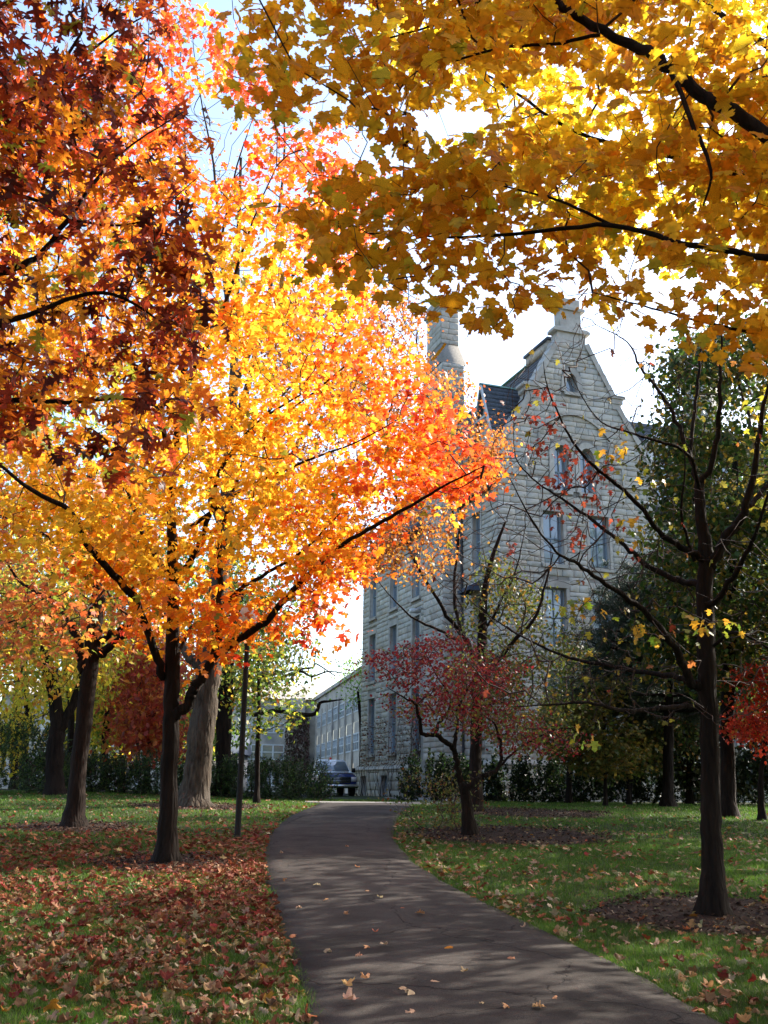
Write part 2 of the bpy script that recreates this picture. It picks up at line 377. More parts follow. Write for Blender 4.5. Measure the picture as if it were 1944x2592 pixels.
def nearest_singles(P, Rm, size, k=300, margin=0):
    x, y, z = projn(P); ins = (x > margin) & (x < 1944-margin) & (y > margin) & (y < 2592-margin) & (z > .5)
    s = np.where(ins, size/np.maximum(z, .1), 0); return np.argsort(-s)[:k]
SINGLE_MESH = {}
def single_leaves(kind, tmpl, sel, P, Rm, size, col, mat, parent, origin, name='leaf'):
    if kind not in SINGLE_MESH:
        L_ = []
        for V, T in tmpl:
            mb = MB(); mb.add(V, [T]); me = mb.mesh(kind); me.materials.append(M[mat]); L_.append(me)
        SINGLE_MESH[kind] = L_
    L_ = SINGLE_MESH[kind]; out = []
    for q, i in enumerate(sel):
        o = bpy.data.objects.new(name, L_[q % len(L_)]); COL.objects.link(o)
        mt = mathutils.Matrix.Identity(4)
        for a in range(3):
            for b in range(3): mt[a][b] = float(Rm[i, a, b]*size[i])
            mt[a][3] = float(P[i, a]-origin[a])
        o.parent = parent; o.matrix_local = mt; o.color = (*[float(c) for c in col[i]], 1); out.append(o)
    return out
# ================================================================== GROUND
def grid_sheet(xs, ys, dz=0.0, fn=None):
    mb = MB(); X, Y = np.meshgrid(xs, ys); Z = ht(X, Y)+dz
    V = np.stack([X, Y, Z], -1).reshape(-1, 3); nx = len(xs); i = np.arange(len(ys)-1)[:, None]*nx; j = np.arange(nx-1)[None]
    mb.add(V, [np.stack([i+j, i+j+1, i+nx+j+1, i+nx+j], -1).reshape(-1, 4)], (.04, .06, .015)); return mb
xs = np.unique(np.concatenate([np.linspace(-400, -40, 20), np.linspace(-40, -14, 30), np.linspace(-14, 16, 110), np.linspace(16, 40, 28), np.linspace(40, 400, 20)]))
ys = np.unique(np.concatenate([np.linspace(-60, -4, 15), np.linspace(-4, 44, 180), np.linspace(44, 110, 34), np.linspace(110, 700, 20)]))
link('lawn', grid_sheet(xs, ys).mesh('lawn'), M['soil'], smooth=True, kind='structure')
PL = np.array([(-.35, 2), (-.38, 5), (-.49, 7.85), (-.72, 9.61), (-1.15, 12.33), (-1.65, 15.64), (-2.08, 19.12), (-2.32, 23.46), (-2.30, 27.94), (-2.1, 31.5), (-2.0, 35.2)])
PR = np.array([(3.1, 2), (2.75, 5), (2.42, 8.0), (2.18, 10.0), (1.72, 12.1), (1.14, 14.57), (.61, 17.47), (.32, 20.93), (.31, 23.83), (.55, 28.6), (.9, 32.5), (1.1, 35.2)])
EDL = bez(PL, 8); EDR = bez(PR, 8)
def pathx(y, e): return np.interp(y, e[:, 1], e[:, 0])
yy = np.linspace(2, 35.2, 420); mb = MB()
ll = pathx(yy, EDL)+.012*np.sin(yy*3.1)+.008*np.sin(yy*7.7); rr = pathx(yy, EDR)+.012*np.sin(yy*2.7+1)+.008*np.sin(yy*6.3)
K = 9; V = []
for i, y in enumerate(yy):
    for k in range(K+1):
        t = k/K; x = ll[i]*(1-t)+rr[i]*t; V.append((x, y, float(ht(x, y))+.022+.03*(1-(2*t-1)**2)))
    V.append((rr[i]+.02, y, float(ht(rr[i], y))-.05)); V.insert(len(V)-K-2, (ll[i]-.02, y, float(ht(ll[i], y))-.05))
w = K+3; i = np.arange(len(yy)-1)[:, None]*w; j = np.arange(w-1)[None]
mb.add(V, [np.stack([i+j, i+j+1, i+w+j+1, i+w+j], -1).reshape(-1, 4)]); link('asphalt_path', mb.mesh('asphalt_path'), M['asphalt'], smooth=True, kind='structure')
def strip(name, pts, wid, mat, dz=.03, seg=1.0):
    """a walk of constant width laid on the ground"""
    P = bez(np.array(pts, float), 10); T = np.gradient(P, axis=0); T /= np.linalg.norm(T, axis=1)[:, None]; Nn = np.stack([-T[:, 1], T[:, 0]], 1)
    mb = MB(); V = []
    for p, n_ in zip(P, Nn):
        a = p+n_*wid/2; b = p-n_*wid/2
        V += [(a[0], a[1], float(ht(*a))-.05), (a[0], a[1], float(ht(*a))+dz), (b[0], b[1], float(ht(*b))+dz), (b[0], b[1], float(ht(*b))-.05)]
    i = np.arange(len(P)-1)[:, None]*4; j = np.arange(3)[None]
    mb.add(V, [np.stack([i+j, i+j+1, i+5+j, i+4+j], -1).reshape(-1, 4)[:, ::-1]]); return link(name, mb.mesh(name), mat, kind='structure')
strip('concrete_walk', [(-2.6, 36.3), (-1, 36.4), (1.1, 36.5), (1.9, 37.6), (2.4, 39.5), (2.1, 44), (1.2, 50)], 2.0, M['walk'])
strip('driveway', [(-3.6, 110), (-4.4, 90), (-4.6, 70), (-4.4, 56), (-6, 47), (-14, 44.5), (-30, 45), (-70, 47)], 4.6, M['asphalt'], .025)
# mulch round the trunks
MULCH = [(-3.46, 17.36, 1.25), (-6.71, 23.13, 1.3), (-5.45, 30.71, 1.9), (4.04, 13.02, 1.5), (2.75, 22.6, 2.15), (4.2, 30.2, 2.4)]
for mx_, my_, mr_ in MULCH:
    mb = MB(); V = [(mx_, my_, float(ht(mx_, my_))+.05)]; n_ = 40
    for rr_, dz in ((.55, .045), (.85, .03), (1.0, -.03)):
        for k in range(n_):
            a = 2*pi*k/n_; q = mr_*rr_*(1+.07*sin(3*a+mx_)+.05*sin(7*a+my_)+.03*random.gauss(0, 1)); x, y = mx_+q*cos(a), my_+q*sin(a); V.append((x, y, float(ht(x, y))+dz))
    F3 = [(0, 1+k, 1+(k+1) % n_) for k in range(n_)]; F4 = [(1+r*n_+k, 1+r*n_+n_+k, 1+r*n_+n_+(k+1) % n_, 1+r*n_+(k+1) % n_) for r in (0, 1) for k in range(n_)]
    mb.add(V, [F3, F4]); link('mulch_ring', mb.mesh('mulch_ring'), M['mulch'], smooth=True, kind='structure')

# ================================================================== THE STONE HALL (local x runs along the gable front, local y back along the side)
HB = thing('stone_hall', (5.21, 44.5, 0), 'tall gothic hall of pale rough limestone with steep slate roof and gable', 'building', rz=radians(19.14))
FL = lambda s, z, o: (-o, s, z)         # side wall that looks on the path
FG = lambda s, z, o: (s, -o, z)         # gable front
def FW_(s, z, o): return (8.4+s, 2.2-o, z)   # wing beside the gable
BLK_ONE = []; BLK = MB(); STONEC = [(.47, .45, .41), (.50, .475, .43), (.44, .43, .40), (.47, .43, .375), (.52, .50, .46), (.42, .40, .36)]
def block(fn, a0, a1, z0, z1, o=0.0, col=None, rough=1.0):
    """one rock-faced block: joint, margin, split face; 18 faces"""
    g = .010; a0 += g; a1 -= g; z0 += g; z1 -= g
    w, h = a1-a0, z1-z0
    if w < .06 or h < .06: return None
    m = min(.032, w*.12, h*.12); d = o+.03
    j = lambda s: random.uniform(-s, s)
    q = [(a0, z0), (a1, z0), (a1, z1), (a0, z1)]
    qi = [(a0+m+j(.01), z0+m+j(.01)), (a1-m+j(.01), z0+m+j(.01)), (a1-m+j(.01), z1-m+j(.01)), (a0+m+j(.01), z1-m+j(.01))]
    mid = (a0+a1)/2+j(w*.2)
    V = [fn(a, z, o-.02) for a, z in q]+[fn(a, z, d) for a, z in q]+[fn(a, z, d+rough*random.uniform(.012, .035)) for a, z in qi]
    V += [fn(mid, qi[0][1]+j(.02), d+rough*random.uniform(.02, .05)), fn(mid+j(.05), qi[3][1]+j(.02), d+rough*random.uniform(.015, .05))]
    F4 = [(0, 1, 5, 4), (1, 2, 6, 5), (2, 3, 7, 6), (3, 0, 4, 7), (5, 6, 10, 9), (7, 4, 8, 11), (8, 12, 13, 11), (12, 9, 10, 13)]
    F3 = [(4, 5, 12), (4, 12, 8), (5, 9, 12), (6, 7, 13), (6, 13, 10), (7, 11, 13)]
    c = np.array(random.choice(STONEC))*random.uniform(.86, 1.08)
    return np.array(V), F4, F3, c
def minus(iv, cuts):
    for c0, c1 in cuts:
        out = []
        for a, b in iv:
            if c1 <= a or c0 >= b: out.append((a, b))
            else:
                if c0-a > .05: out.append((a, c0))
                if b-c1 > .05: out.append((c1, b))
        iv = out
    return iv
def masonry(fn, z0, z1, srange, cuts, o=0.0, course=.31, single=False, wid=(.45, 1.15), rough=1.0):
    """courses of blocks; cuts: (s0, s1, z0, z1) not to be covered"""
    z = z0; r = 0
    while z < z1-.08:
        h = course*random.choice((.85, 1, 1, 1.15, .7)); 
        zt = min(z+h, z1)
        if z1-zt < .1: zt = z1
        zm = (z+zt)/2; s0, s1 = srange(zm)
        cc = [(c[0], c[1]) for c in cuts if c[2] < zt-.02 and c[3] > z+.02]
        for a, b in minus([(s0, s1)], cc):
            x = a
            while x < b-.01:
                w = random.uniform(*wid); e = x+w
                if b-e < .3: e = b
                if e-x > 1.4: e = x+(e-x)/2
                k = block(fn, x, e, z, zt, o, rough=rough)
                if k is not None: BLK_ONE.append(k) if (single and single(x, zm)) else BLK.add(k[0], [k[1], k[2]], k[3])
                x = e
        z = zt
def backwall(mb, fn, zs, srange, cuts, o=0.0, col=None):
    """the flat wall behind the blocks, with the openings left open"""
    Z = sorted(set([round(z, 3) for z in zs]+[round(c[k], 3) for c in cuts for k in (2, 3)])); Z = [z for z in Z if zs[0]-.002 <= z <= zs[-1]+.002]
    for a, b in zip(Z[:-1], Z[1:]):
        zm = (a+b)/2; lo0, hi0 = srange(a); lo1, hi1 = srange(b); cc = sorted([(c[0], c[1]) for c in cuts if c[2] < zm < c[3]])
        seg = []; x0, x1 = lo0, lo1
        for c in cc: seg.append(((x0, c[0]), (x1, c[0]))); x0 = x1 = c[1]
        seg.append(((x0, hi0), (x1, hi1)))
        for (p, q), (r, t) in seg: mb.add([fn(p, a, o), fn(q, a, o), fn(t, b, o), fn(r, b, o)], [[(0, 1, 2, 3)]], col)
WIN = {}
def window(fn, s0, s1, z0, z1, arch=None, o=0.0, depth=.28, bars=2, fmat='frame', parent=HB, sill=True, lintel=True, key=None):
    """an opening with its stone reveal, painted frame, glazing and sill; arch: height at which a pointed head springs"""
    def head(a, b, zs, zt, n=7):
        m = (a+b)/2; P = []
        for i in range(n+1): t = i/n; P.append((b-(b-m)*(1-cos(t*pi/2))**1.15, zs+(zt-zs)*sin(t*pi/2)))
        for i in range(n-1, -1, -1): t = i/n; P.append((a+(m-a)*(1-cos(t*pi/2))**1.15, zs+(zt-zs)*sin(t*pi/2)))
        return P
    def outline(i):
        if arch is None: return [(s0+i, z0+i), (s1-i, z0+i), (s1-i, z1-i), (s0+i, z1-i)]
        return [(s0+i, z0+i), (s1-i, z0+i)]+head(s0+i, s1-i, arch, z1-i)
    def ringm(mb, A, B, oa, ob):
        n = len(A); mb.add([fn(a, b, oa) for a, b in A]+[fn(a, b, ob) for a, b in B], [[(i, (i+1) % n, n+(i+1) % n, n+i) for i in range(n)]])
    rv = MB(); ringm(rv, outline(0), outline(0), o+.0, o-depth); ringm(rv, outline(0), outline(0.0), o-depth, o-depth-.01)
    fr = MB(); t = .07; d0 = o-depth+.06; d1 = o-depth
    ringm(fr, outline(0.002), outline(t), d0, d0); ringm(fr, outline(t), outline(t), d0, d1-.02)
    zm = z0+(z1-z0)*.5 if arch is None else z0+(arch-z0)*.62
    def bar(a0, a1, b0, b1): 
        v = [fn(a, b, q) for q in (d1-.02, d0-.012) for a, b in ((a0, b0), (a1, b0), (a1, b1), (a0, b1))]
        fr.add(v, [[(4, 5, 6, 7), (0, 1, 5, 4), (1, 2, 6, 5), (2, 3, 7, 6), (3, 0, 4, 7)]])
    bar(s0+t, s1-t, zm-.035, zm+.035)
    if bars > 1:
        for k in range(1, bars): x = s0+(s1-s0)*k/bars; bar(x-.022, x+.022, z0+t, zm-.035); bar(x-.022, x+.022, zm+.035, (z1-t) if arch is None else z1-.12)
    f = link('window', fr.mesh('window'), M[fmat], parent)
    gl = MB(); ol = outline(t); gl.add([fn(a, b, d1) for a, b in ol], [[tuple(range(len(ol)))]])
    link('pane', gl.mesh('pane'), M['glass'], f)
    link('reveal', rv.mesh('reveal'), M['dress'], f)
    if sill:
        sm = MB(); sm.poly_prism([(s0-.12, z0-.16), (s1+.12, z0-.16), (s1+.12, z0+.005), (s0-.12, z0+.005)], fn, o-.1, o+.14); link('sill', sm.mesh('sill'), M['dress'], f)
    if lintel and arch is None:
        sm = MB(); sm.poly_prism([(s0-.2, z1-.005), (s1+.2, z1-.005), (s1+.2, z1+.34), (s0-.2, z1+.34)], fn, o-.05, o+.06)
        for a, b in ((s0-.16, s0-.005), (s1+.005, s1+.16)): sm.poly_prism([(a, z0+.01), (b, z0+.01), (b, z1-.01), (a, z1-.01)], fn, o-.05, o+.05)
        link('lintel', sm.mesh('lintel'), M['dress'], f)
    if arch is not None:
        sm = MB(); A = outline(0); B = [(s0-.27, z0), (s1+.27, z0)]+head(s0-.27, s1+.27, arch, z1+.30)
        n = len(A); V = [fn(a, b, o+.07) for a, b in A]+[fn(a, b, o+.09) for a, b in B]+[fn(a, b, o-.03) for a, b in B]+[fn(a, b, o-.03) for a, b in A]
        for i in range(n):
            if i == 0: continue
            k = (i+1) % n; sm.add([V[i], V[k], V[n+k], V[n+i]], [[(0, 1, 2, 3)]]); sm.add([V[n+i], V[n+k], V[2*n+k], V[2*n+i]], [[(0, 1, 2, 3)]]); sm.add([V[i], V[k], V[3*n+k], V[3*n+i]], [[(0, 1, 2, 3)]])
        link('arch_surround', sm.mesh('arch_surround'), M['dress'], f)
    return f
# openings
LW = []
for z0, z1 in ((11.75, 14.5), (7.9, 10.75), (3.64, 6.9)):
    for s0, s1 in ((17.0, 18.2), (13.3, 14.5), (9.7, 10.85), (7.0, 7.9) if z0 < 11 else (1.85, 2.75)): LW.append((s0, s1, z0, z1))
LW += [(1.85, 2.75, 7.6, 10.5), (1.85, 2.75, 3.64, 6.9)]
LB_ = [(17.5, 18.5, 1.32, 2.42), (13.9, 15.0, 1.32, 2.42), (10.3, 11.3, 1.28, 2.45)]
GW = [(2.3, 3.35, 11.75, 14.3), (4.75, 5.8, 11.75, 14.3), (2.3, 3.4, 7.95, 10.68), (4.75, 5.8, 7.95, 10.68), (2.3, 3.4, 3.7, 6.9), (4.75, 5.8, 3.7, 6.9)]
GA = [(2.98, 3.78, 15.35, 17.62, 16.95), (4.38, 5.18, 15.35, 17.62, 16.95), (3.78, 4.42, 20.42, 21.42, 20.62)]
GB_ = [(2.2, 3.5, 1.75, 2.35), (4.7, 6.0, 1.75, 2.35)]
for w_ in LW: window(FL, *w_, depth=.22)
for w_ in LB_: window(FL, *w_, o=.28, depth=.3, sill=False, bars=1)
for w_ in GW: window(FG, *w_, depth=.26)
for w_ in GB_: window(FG, *w_, o=.28, depth=.3, sill=False, bars=1)
for s0, s1, z0, z1, a in GA: window(FG, s0, s1, z0, z1, arch=a, depth=.3, bars=1 if s1-s0 < .7 else 2, sill=True)
# walls
wall = MB(); mc = None
full = lambda a, b: (lambda z: (a, b))
CH0, CH1 = 4.0, 6.5   # chimney breast on the side wall
backwall(wall, FL, [-.5, 15.4], full(0, 19.6), LW+[(a-.0, b+.0, c, d) for a, b, c, d in LB_])
def gprof(z):
    if z < 17.0: return (0.0, 8.4)
    if z < 17.45: return (0.25, 8.15)
    if z < 19.95: t = (z-17.45)/2.5; return (.25+t*1.62, 8.15-t*1.62)
    if z < 20.5: return (1.75, 6.65)
    if z < 23.1: t = (z-20.5)/2.6; return (2.1+t*1.42, 6.3-t*1.42)
    return (3.45, 4.95)
gcut = GW+[(a, b, c, d) for a, b, c, d, e in GA]
backwall(wall, FG, [-.5, 17.0]+list(np.arange(17.0, 23.15, .15)), gprof, gcut+[(a, b, c, d) for a, b, c, d in GB_])
# closed back of the gable, its far side and the rest of the hall
wall.add([(0, .55, 15.4), (8.4, .55, 15.4), (8.4, .55, 17.4), (6.3, .55, 20.6), (4.95, .55, 23.1), (3.45, .55, 23.1), (2.1, .55, 20.6), (0, .55, 17.4)], [[(7, 6, 5, 4, 3, 2, 1, 0)]])
wall.add([(8.4, 0, -.5), (8.4, 2.25, -.5), (8.4, 2.25, 17.0), (8.4, 0, 17.0)], [[(0, 1, 2, 3)]])
wall.add([(22, 2.2, -.5), (22, 19.6, -.5), (22, 19.6, 15.6), (22, 2.2, 15.6)], [[(0, 1, 2, 3)]])
wall.add([(0, 19.6, -.5), (22, 19.6, -.5), (22, 19.6, 15.6), (0, 19.6, 15.4)], [[(3, 2, 1, 0)]])
WW = [(1.6, 2.7, 11.6, 14.4), (4.4, 5.5, 11.6, 14.4), (7.4, 8.5, 11.6, 14.4), (1.6, 2.7, 7.7, 10.6), (4.4, 5.5, 7.7, 10.6), (7.4, 8.5, 7.7, 10.6), (1.6, 2.7, 3.7, 6.9), (4.4, 5.5, 3.7, 6.9), (7.4, 8.5, 3.7, 6.9)]
for w_ in WW: window(FW_, *w_, depth=.26)
backwall(wall, FW_, [-.5, 15.6], full(0, 13.6), WW)
link('wall', wall.mesh('wall'), M['mortar'], HB)
surr = lambda L_: [(a-.17, b+.17, c-.17, d+.35) for a, b, c, d in L_]
asurr = [(a-.28, b+.28, c-.05, e) for a, b, c, d, e in GA]
for a, b, c, d, e in GA:   # stepped cut round each pointed head
    m = (a+b)/2; H_ = d+.32-e
    for k in range(6):
        t0, t1 = k/6, (k+1)/6; hw = ((b-a)/2+.27)*sqrt(max(0, 1-t0**2))*.97; asurr.append((m-hw, m+hw, e+H_*t0, e+H_*t1))
hood_in = lambda z: None
masonry(FL, 2.95, 15.35, full(0.0, 19.6), surr(LW)+[(CH0, CH1, 0, 16)], rough=.8)
vis = lambda s, z: z > 11.0
masonry(FG, 2.95, 15.86, full(0.0, 8.4), surr(GW)+asurr, single=lambda s, z: z > 14.5, course=.30, wid=(.4, .95), rough=.7)
masonry(FG, 15.98, 23.05, gprof, asurr+[(0, 8.4, 15.9, 15.98)], single=lambda s, z: z > 12, course=.30, wid=(.4, .95), rough=.7)
masonry(FW_, 1.0, 15.3, full(0.0, 13.6), surr(WW), rough=.8, course=.4, wid=(.7, 1.4))
# plinth
pm = MB()
backwall(pm, FL, [-.5, 2.72], full(-.28, 19.88), LB_, o=.28)
backwall(pm, FG, [-.5, 2.72], full(-.28, 8.68), GB_, o=.28)
pm.add([FL(-.28, 2.72, .28), FL(19.88, 2.72, .28), FL(19.6, 2.72, 0), FL(0, 2.72, 0)], [[(0, 1, 2, 3)]])
pm.add([(-.28, 19.88, -.5), (0, 19.6, -.5), (0, 19.6, 2.72), (-.28, 19.88, 2.72)], [[(0, 1, 2, 3)]])
link('plinth', pm.mesh('plinth'), M['mortar'], HB)
masonry(FL, .9, 2.7, full(-.28, 19.88), [(a-.2, b+.2, c-.6, d+.25) for a, b, c, d in LB_], o=.28, course=.42, wid=(.5, 1.1))
masonry(FG, .9, 2.7, full(-.28, 8.68), [(a-.15, b+.15, c-.2, d+.25) for a, b, c, d in GB_], o=.28, course=.42, wid=(.5, 1.1))
lm = MB()
for fn, a, b in ((FL, -.34, 19.95), (FG, -.34, 8.75)):
    lm.add([fn(a, 2.70, .30), fn(b, 2.70, .30), fn(b, 2.70, .38), fn(a, 2.70, .38), fn(a, 2.80, .38), fn(b, 2.80, .38), fn(b, 2.97, .05), fn(a, 2.97, .05)], [[(0, 1, 2, 3), (3, 2, 5, 4), (4, 5, 6, 7)]])
link('water_table', lm.mesh('water_table'), M['dress'], HB)
# chimney on the side wall
cm = MB(); fC = lambda s, z, o: (-o, s, z)
def shaft(y0, y1, o0, o1, z0, z1, O0=None, O1=None, Y0=None, Y1=None):
    O0 = o0 if O0 is None else O0; O1 = o1 if O1 is None else O1; Y0 = y0 if Y0 is None else Y0; Y1 = y1 if Y1 is None else Y1
    cm.add([(-o0, y0, z0), (-o1, y0, z0), (-o1, y1, z0), (-o0, y1, z0), (-O0, Y0, z1), (-O1, Y0, z1), (-O1, Y1, z1), (-O0, Y1, z1)], [[(0, 1, 5, 4), (1, 2, 6, 5), (2, 3, 7, 6), (3, 0, 4, 7), (4, 5, 6, 7)]])
shaft(CH0, CH1+.5, 1.0, -.1, -.5, 9.2); shaft(CH0, CH1+.5, 1.0, -.1, 9.2, 10.0, 1.0, -.1, CH0, CH1)
shaft(CH0, CH1, 1.05, -.45, 10.0, 18.6); shaft(CH0, CH1, 1.05, -.45, 18.6, 19.3, 1.05, -.12, CH0, CH1-.3); shaft(CH0, CH1-.3, 1.05, -.15, 19.3, 22.9)
shaft(CH0, CH1-.3, 1.12, -.25, 22.9, 23.0); shaft(CH0, CH1-.3, 1.12, -.25, 23.0, 24.0, 1.08, .1, CH0+.1, CH1-.5); shaft(CH0+.1, CH1-.5, 1.08, .1, 24.0, 26.0)
ch = link('chimney', cm.mesh('chimney'), M['mortar'], HB)
cap = MB()
for z0, z1, e in ((26.0, 26.15, .08), (26.15, 26.32, .16), (26.32, 26.75, .05)): cap.box(-1.08-e, -.1+e, CH0+.1-e, CH1-.5+e, z0, z1)
link('chimney_cap', cap.mesh('chimney_cap'), M['dress'], ch)
cbl = MB(); save = BLK; BLK = cbl
fN = lambda s, z, o: (s, CH0-o, z)
masonry(fN, 3, 18.6, lambda z: (-1.05, -.0) if z < 15.3 else (-1.05, .45), [], course=.32, wid=(.35, .6), rough=.5)
masonry(fN, 19.3, 22.9, full(-1.05, .15), [], course=.32, wid=(.35, .6), rough=.4)
masonry(lambda s, z, o: (s, CH0+.1-o, z), 24.0, 26.0, full(-1.08, -.1), [], course=.34, wid=(.3, .5), rough=.3)
masonry(lambda s, z, o: (-1.05-o, s, z), 3, 22.9, lambda z: (CH0, CH1), [], course=.32, wid=(.4, .8), rough=.5)
masonry(lambda s, z, o: (-1.08-o, s, z), 24, 26, lambda z: (CH0+.1, CH1-.5), [], course=.34, wid=(.4, .8), rough=.3)
BLK = save
link('stone_facing', cbl.mesh('stone_facing'), M['stone'], ch, kind='stuff')
dp = MB(); dp.tube([(-.12, CH0-.12, 1.4), (-.12, CH0-.12, 15.2)], [.06, .06], 8); link('drainpipe', dp.mesh('drainpipe'), M['lead'], HB)
# blocks as pieces of their own, the rest joined
order = list(range(len(BLK_ONE))); random.shuffle(order)
BLK_ONE.sort(key=lambda k: -(k[0][:, 2].mean()))
for q, (V, F4, F3, c) in enumerate(BLK_ONE):
    if q < 300:
        b = MB(); o_ = V.mean(0); b.add(V, [F4, F3], c); link('stone_block', b.mesh('stone_block', o_), M['stone_one'], HB, loc=tuple(o_), col=c)
    else: BLK.add(V, [F4, F3], c)
link('stone_facing', BLK.mesh('stone_facing'), M['stone'], HB, kind='stuff')
# string courses, hood mould, lancet label, corner brackets
st = MB()
def course(fn, a0, a1, z, h=.12, pr=.16): st.poly_prism([(a0, z), (a1, z), (a1, z+h), (a0, z+h)], fn, -.03, pr)
def vert(fn, a, z0, z1, w=.10, pr=.13): st.poly_prism([(a-w/2, z0), (a+w/2, z0), (a+w/2, z1), (a-w/2, z1)], fn, -.03, pr)
course(FG, -.12, 1.55, 15.86); vert(FG, 1.5, 15.97, 16.78); course(FG, 1.45, 2.25, 16.78, .10, .12); vert(FG, 2.2, 16.88, 18.1)
course(FG, 6.65, 8.52, 15.86); vert(FG, 6.7, 15.97, 16.78); course(FG, 5.95, 6.75, 16.78, .10, .12); vert(FG, 6.0, 16.88, 18.1)
for s0, s1 in ((2.15, 4.1), (6.05, 4.1)):
    n_ = 10; A = []
    for i in range(n_+1):
        t = i/n_; A.append((s0+(s1-s0)*t, 18.1+1.12*sin(t*pi/2)**.85))
    for i in range(n_): st.poly_prism([A[i], A[i+1], (A[i+1][0], A[i+1][1]+.12), (A[i][0], A[i][1]+.12)], FG, -.03, .16)
link('string_course', st.mesh('string_course'), M['dress'], HB)
# coping stones stepped up the gable: each its own piece
def cope(P, Q, n, w=.42):
    for i in range(n):
        a = np.array(P)+(np.array(Q)-np.array(P))*i/n; b = np.array(P)+(np.array(Q)-np.array(P))*(i+1)/n
        t = (b-a)/np.linalg.norm(b-a); nn = np.array([-t[1], t[0]]); nn = nn if nn[1] > 0 else -nn
        m = MB(); pts = [tuple(a-nn*.12), tuple(b-nn*.12), tuple(b+nn*.16), tuple(a+nn*.125)]
        m.poly_prism(pts, FG, -.62, .12); link('coping_stone', m.mesh('coping_stone'), M['dress'], HB)
for mir in (0, 1):
    mx = (lambda x: 8.4-x) if mir else (lambda x: x)
    cope((mx(.12), 17.3), (mx(1.78), 19.95), 5); cope((mx(2.02), 20.55), (mx(3.42), 23.1), 5)
    kn = MB()
    for a0, a1, z0, z1, pr in ((1.62, 2.1, 19.85, 20.15, .1), (1.52, 2.12, 20.15, 20.42, .14), (1.40, 2.2, 20.42, 20.58, .2)): kn.poly_prism([(mx(a0), z0), (mx(a1), z0), (mx(a1), z1), (mx(a0), z1)], FG, -.66, pr)
    link('kneeler', kn.mesh('kneeler'), M['dress'], HB)
    kn = MB()
    for a0, a1, z0, z1, pr in ((-.02, .45, 16.5, 16.78, .08), (-.12, .45, 16.78, 17.0, .16), (-.05, .5, 17.0, 17.35, .12)): kn.poly_prism([(mx(a0), z0), (mx(a1), z0), (mx(a1), z1), (mx(a0), z1)], FG, -.66, pr)
    link('kneeler', kn.mesh('kneeler'), M['dress'], HB)
fi = MB()
for a0, a1, z0, z1, pr in ((3.42, 4.98, 23.05, 23.62, .02), (3.2, 5.2, 23.62, 23.78, .14), (3.28, 5.12, 23.78, 23.88, .08), (3.62, 4.78, 23.88, 24.85, 0), (3.42, 4.98, 24.85, 25.0, .1), (3.66, 4.74, 25.0, 25.5, 0)): fi.poly_prism([(a0, z0), (a1, z0), (a1, z1), (a0, z1)], FG, -.6, pr)
link('gable_finial', fi.mesh('gable_finial'), M['dress'], HB)
# roofs: courses of slate lapped one over the other
def slates(name, A, B, Cc, D, rows, mat='slate', parent=HB):
    """A-B the eave, D-C the ridge; one lapped course after another, cut into slates by staggered joints"""
    A, B, Cc, D = map(np.array, (A, B, Cc, D)); m = MB()
    nrm = np.cross(B-A, D-A); nrm = nrm/np.linalg.norm(nrm)
    for i in range(rows):
        t0, t1 = i/rows, (i+1)/rows
        a, b = A+(D-A)*t0, B+(Cc-B)*t0; c, d = B+(Cc-B)*t1, A+(D-A)*t1
        n = max(1, int(np.linalg.norm(b-a)/.42)); off = .5*(i % 2)
        u0 = np.clip((np.arange(n+1)-off)/n, 0, 1); u0 = np.unique(np.append(u0, 1.0))
        for p, q in zip(u0[:-1], u0[1:]):
            g = .006/max(np.linalg.norm(b-a), .1); q_ = q-g; e = nrm*(.028+random.uniform(-.006, .006)); w_ = nrm*.004
            v = [a+(b-a)*p+e, a+(b-a)*q_+e, d+(c-d)*q_+w_, d+(c-d)*p+w_, a+(b-a)*p, a+(b-a)*q_]
            m.add(v, [[(0, 1, 2, 3), (4, 5, 1, 0)]])
    m.add([A, B, Cc, D], [[(0, 1, 2, 3)]])
    return link(name, m.mesh(name), M[mat], parent)
slates('roof', (-.35, 19.9, 15.45), (-.35, .5, 15.45), (4.2, .5, 23.75), (4.2, 15.5, 23.75), 30)
slates('roof', (8.75, .5, 15.45), (8.75, 19.9, 15.45), (4.2, 15.5, 23.75), (4.2, .5, 23.75), 30)
slates('roof', (8.75, 19.9, 15.45), (-.35, 19.9, 15.45), (4.2, 15.5, 23.75), (4.2, 15.5, 23.75), 26)
rd = MB(); rd.poly_prism([(4.02, 23.68), (4.38, 23.68), (4.26, 23.86), (4.14, 23.86)], FG, -15.4, -.6); link('ridge_cap', rd.mesh('ridge_cap'), M['copper'], HB)
rd = MB(); rd.box(3.95, 4.45, 1.9, 4.4, 23.6, 24.05); link('ridge_vent', rd.mesh('ridge_vent'), M['dress'], HB)
rd = MB(); rd.box(3.85, 4.55, 1.8, 4.5, 24.05, 24.2); link('ridge_vent_cap', rd.mesh('ridge_vent_cap'), M['slate'], HB)
ev = MB(); ev.box(-.5, .02, CH1+.6, 20.05, 15.2, 15.5); ev.box(-.42, .02, CH1+.6, 19.95, 15.5, 15.62); ev.box(-.38, .02, .3, CH0-.05, 15.22, 15.5); ev.box(-.5, 3, 19.62, 20.1, 15.2, 15.5)
link('eave_cornice', ev.mesh('eave_cornice'), M['lead'], HB)
co_ = MB()
for z_, e_ in ((14.6, .12), (14.85, .22), (15.05, .34)): co_.box(-e_, .1, 19.45, 19.7+e_*.5, z_, z_+.2)
link('corbel', co_.mesh('corbel'), M['dress'], HB)
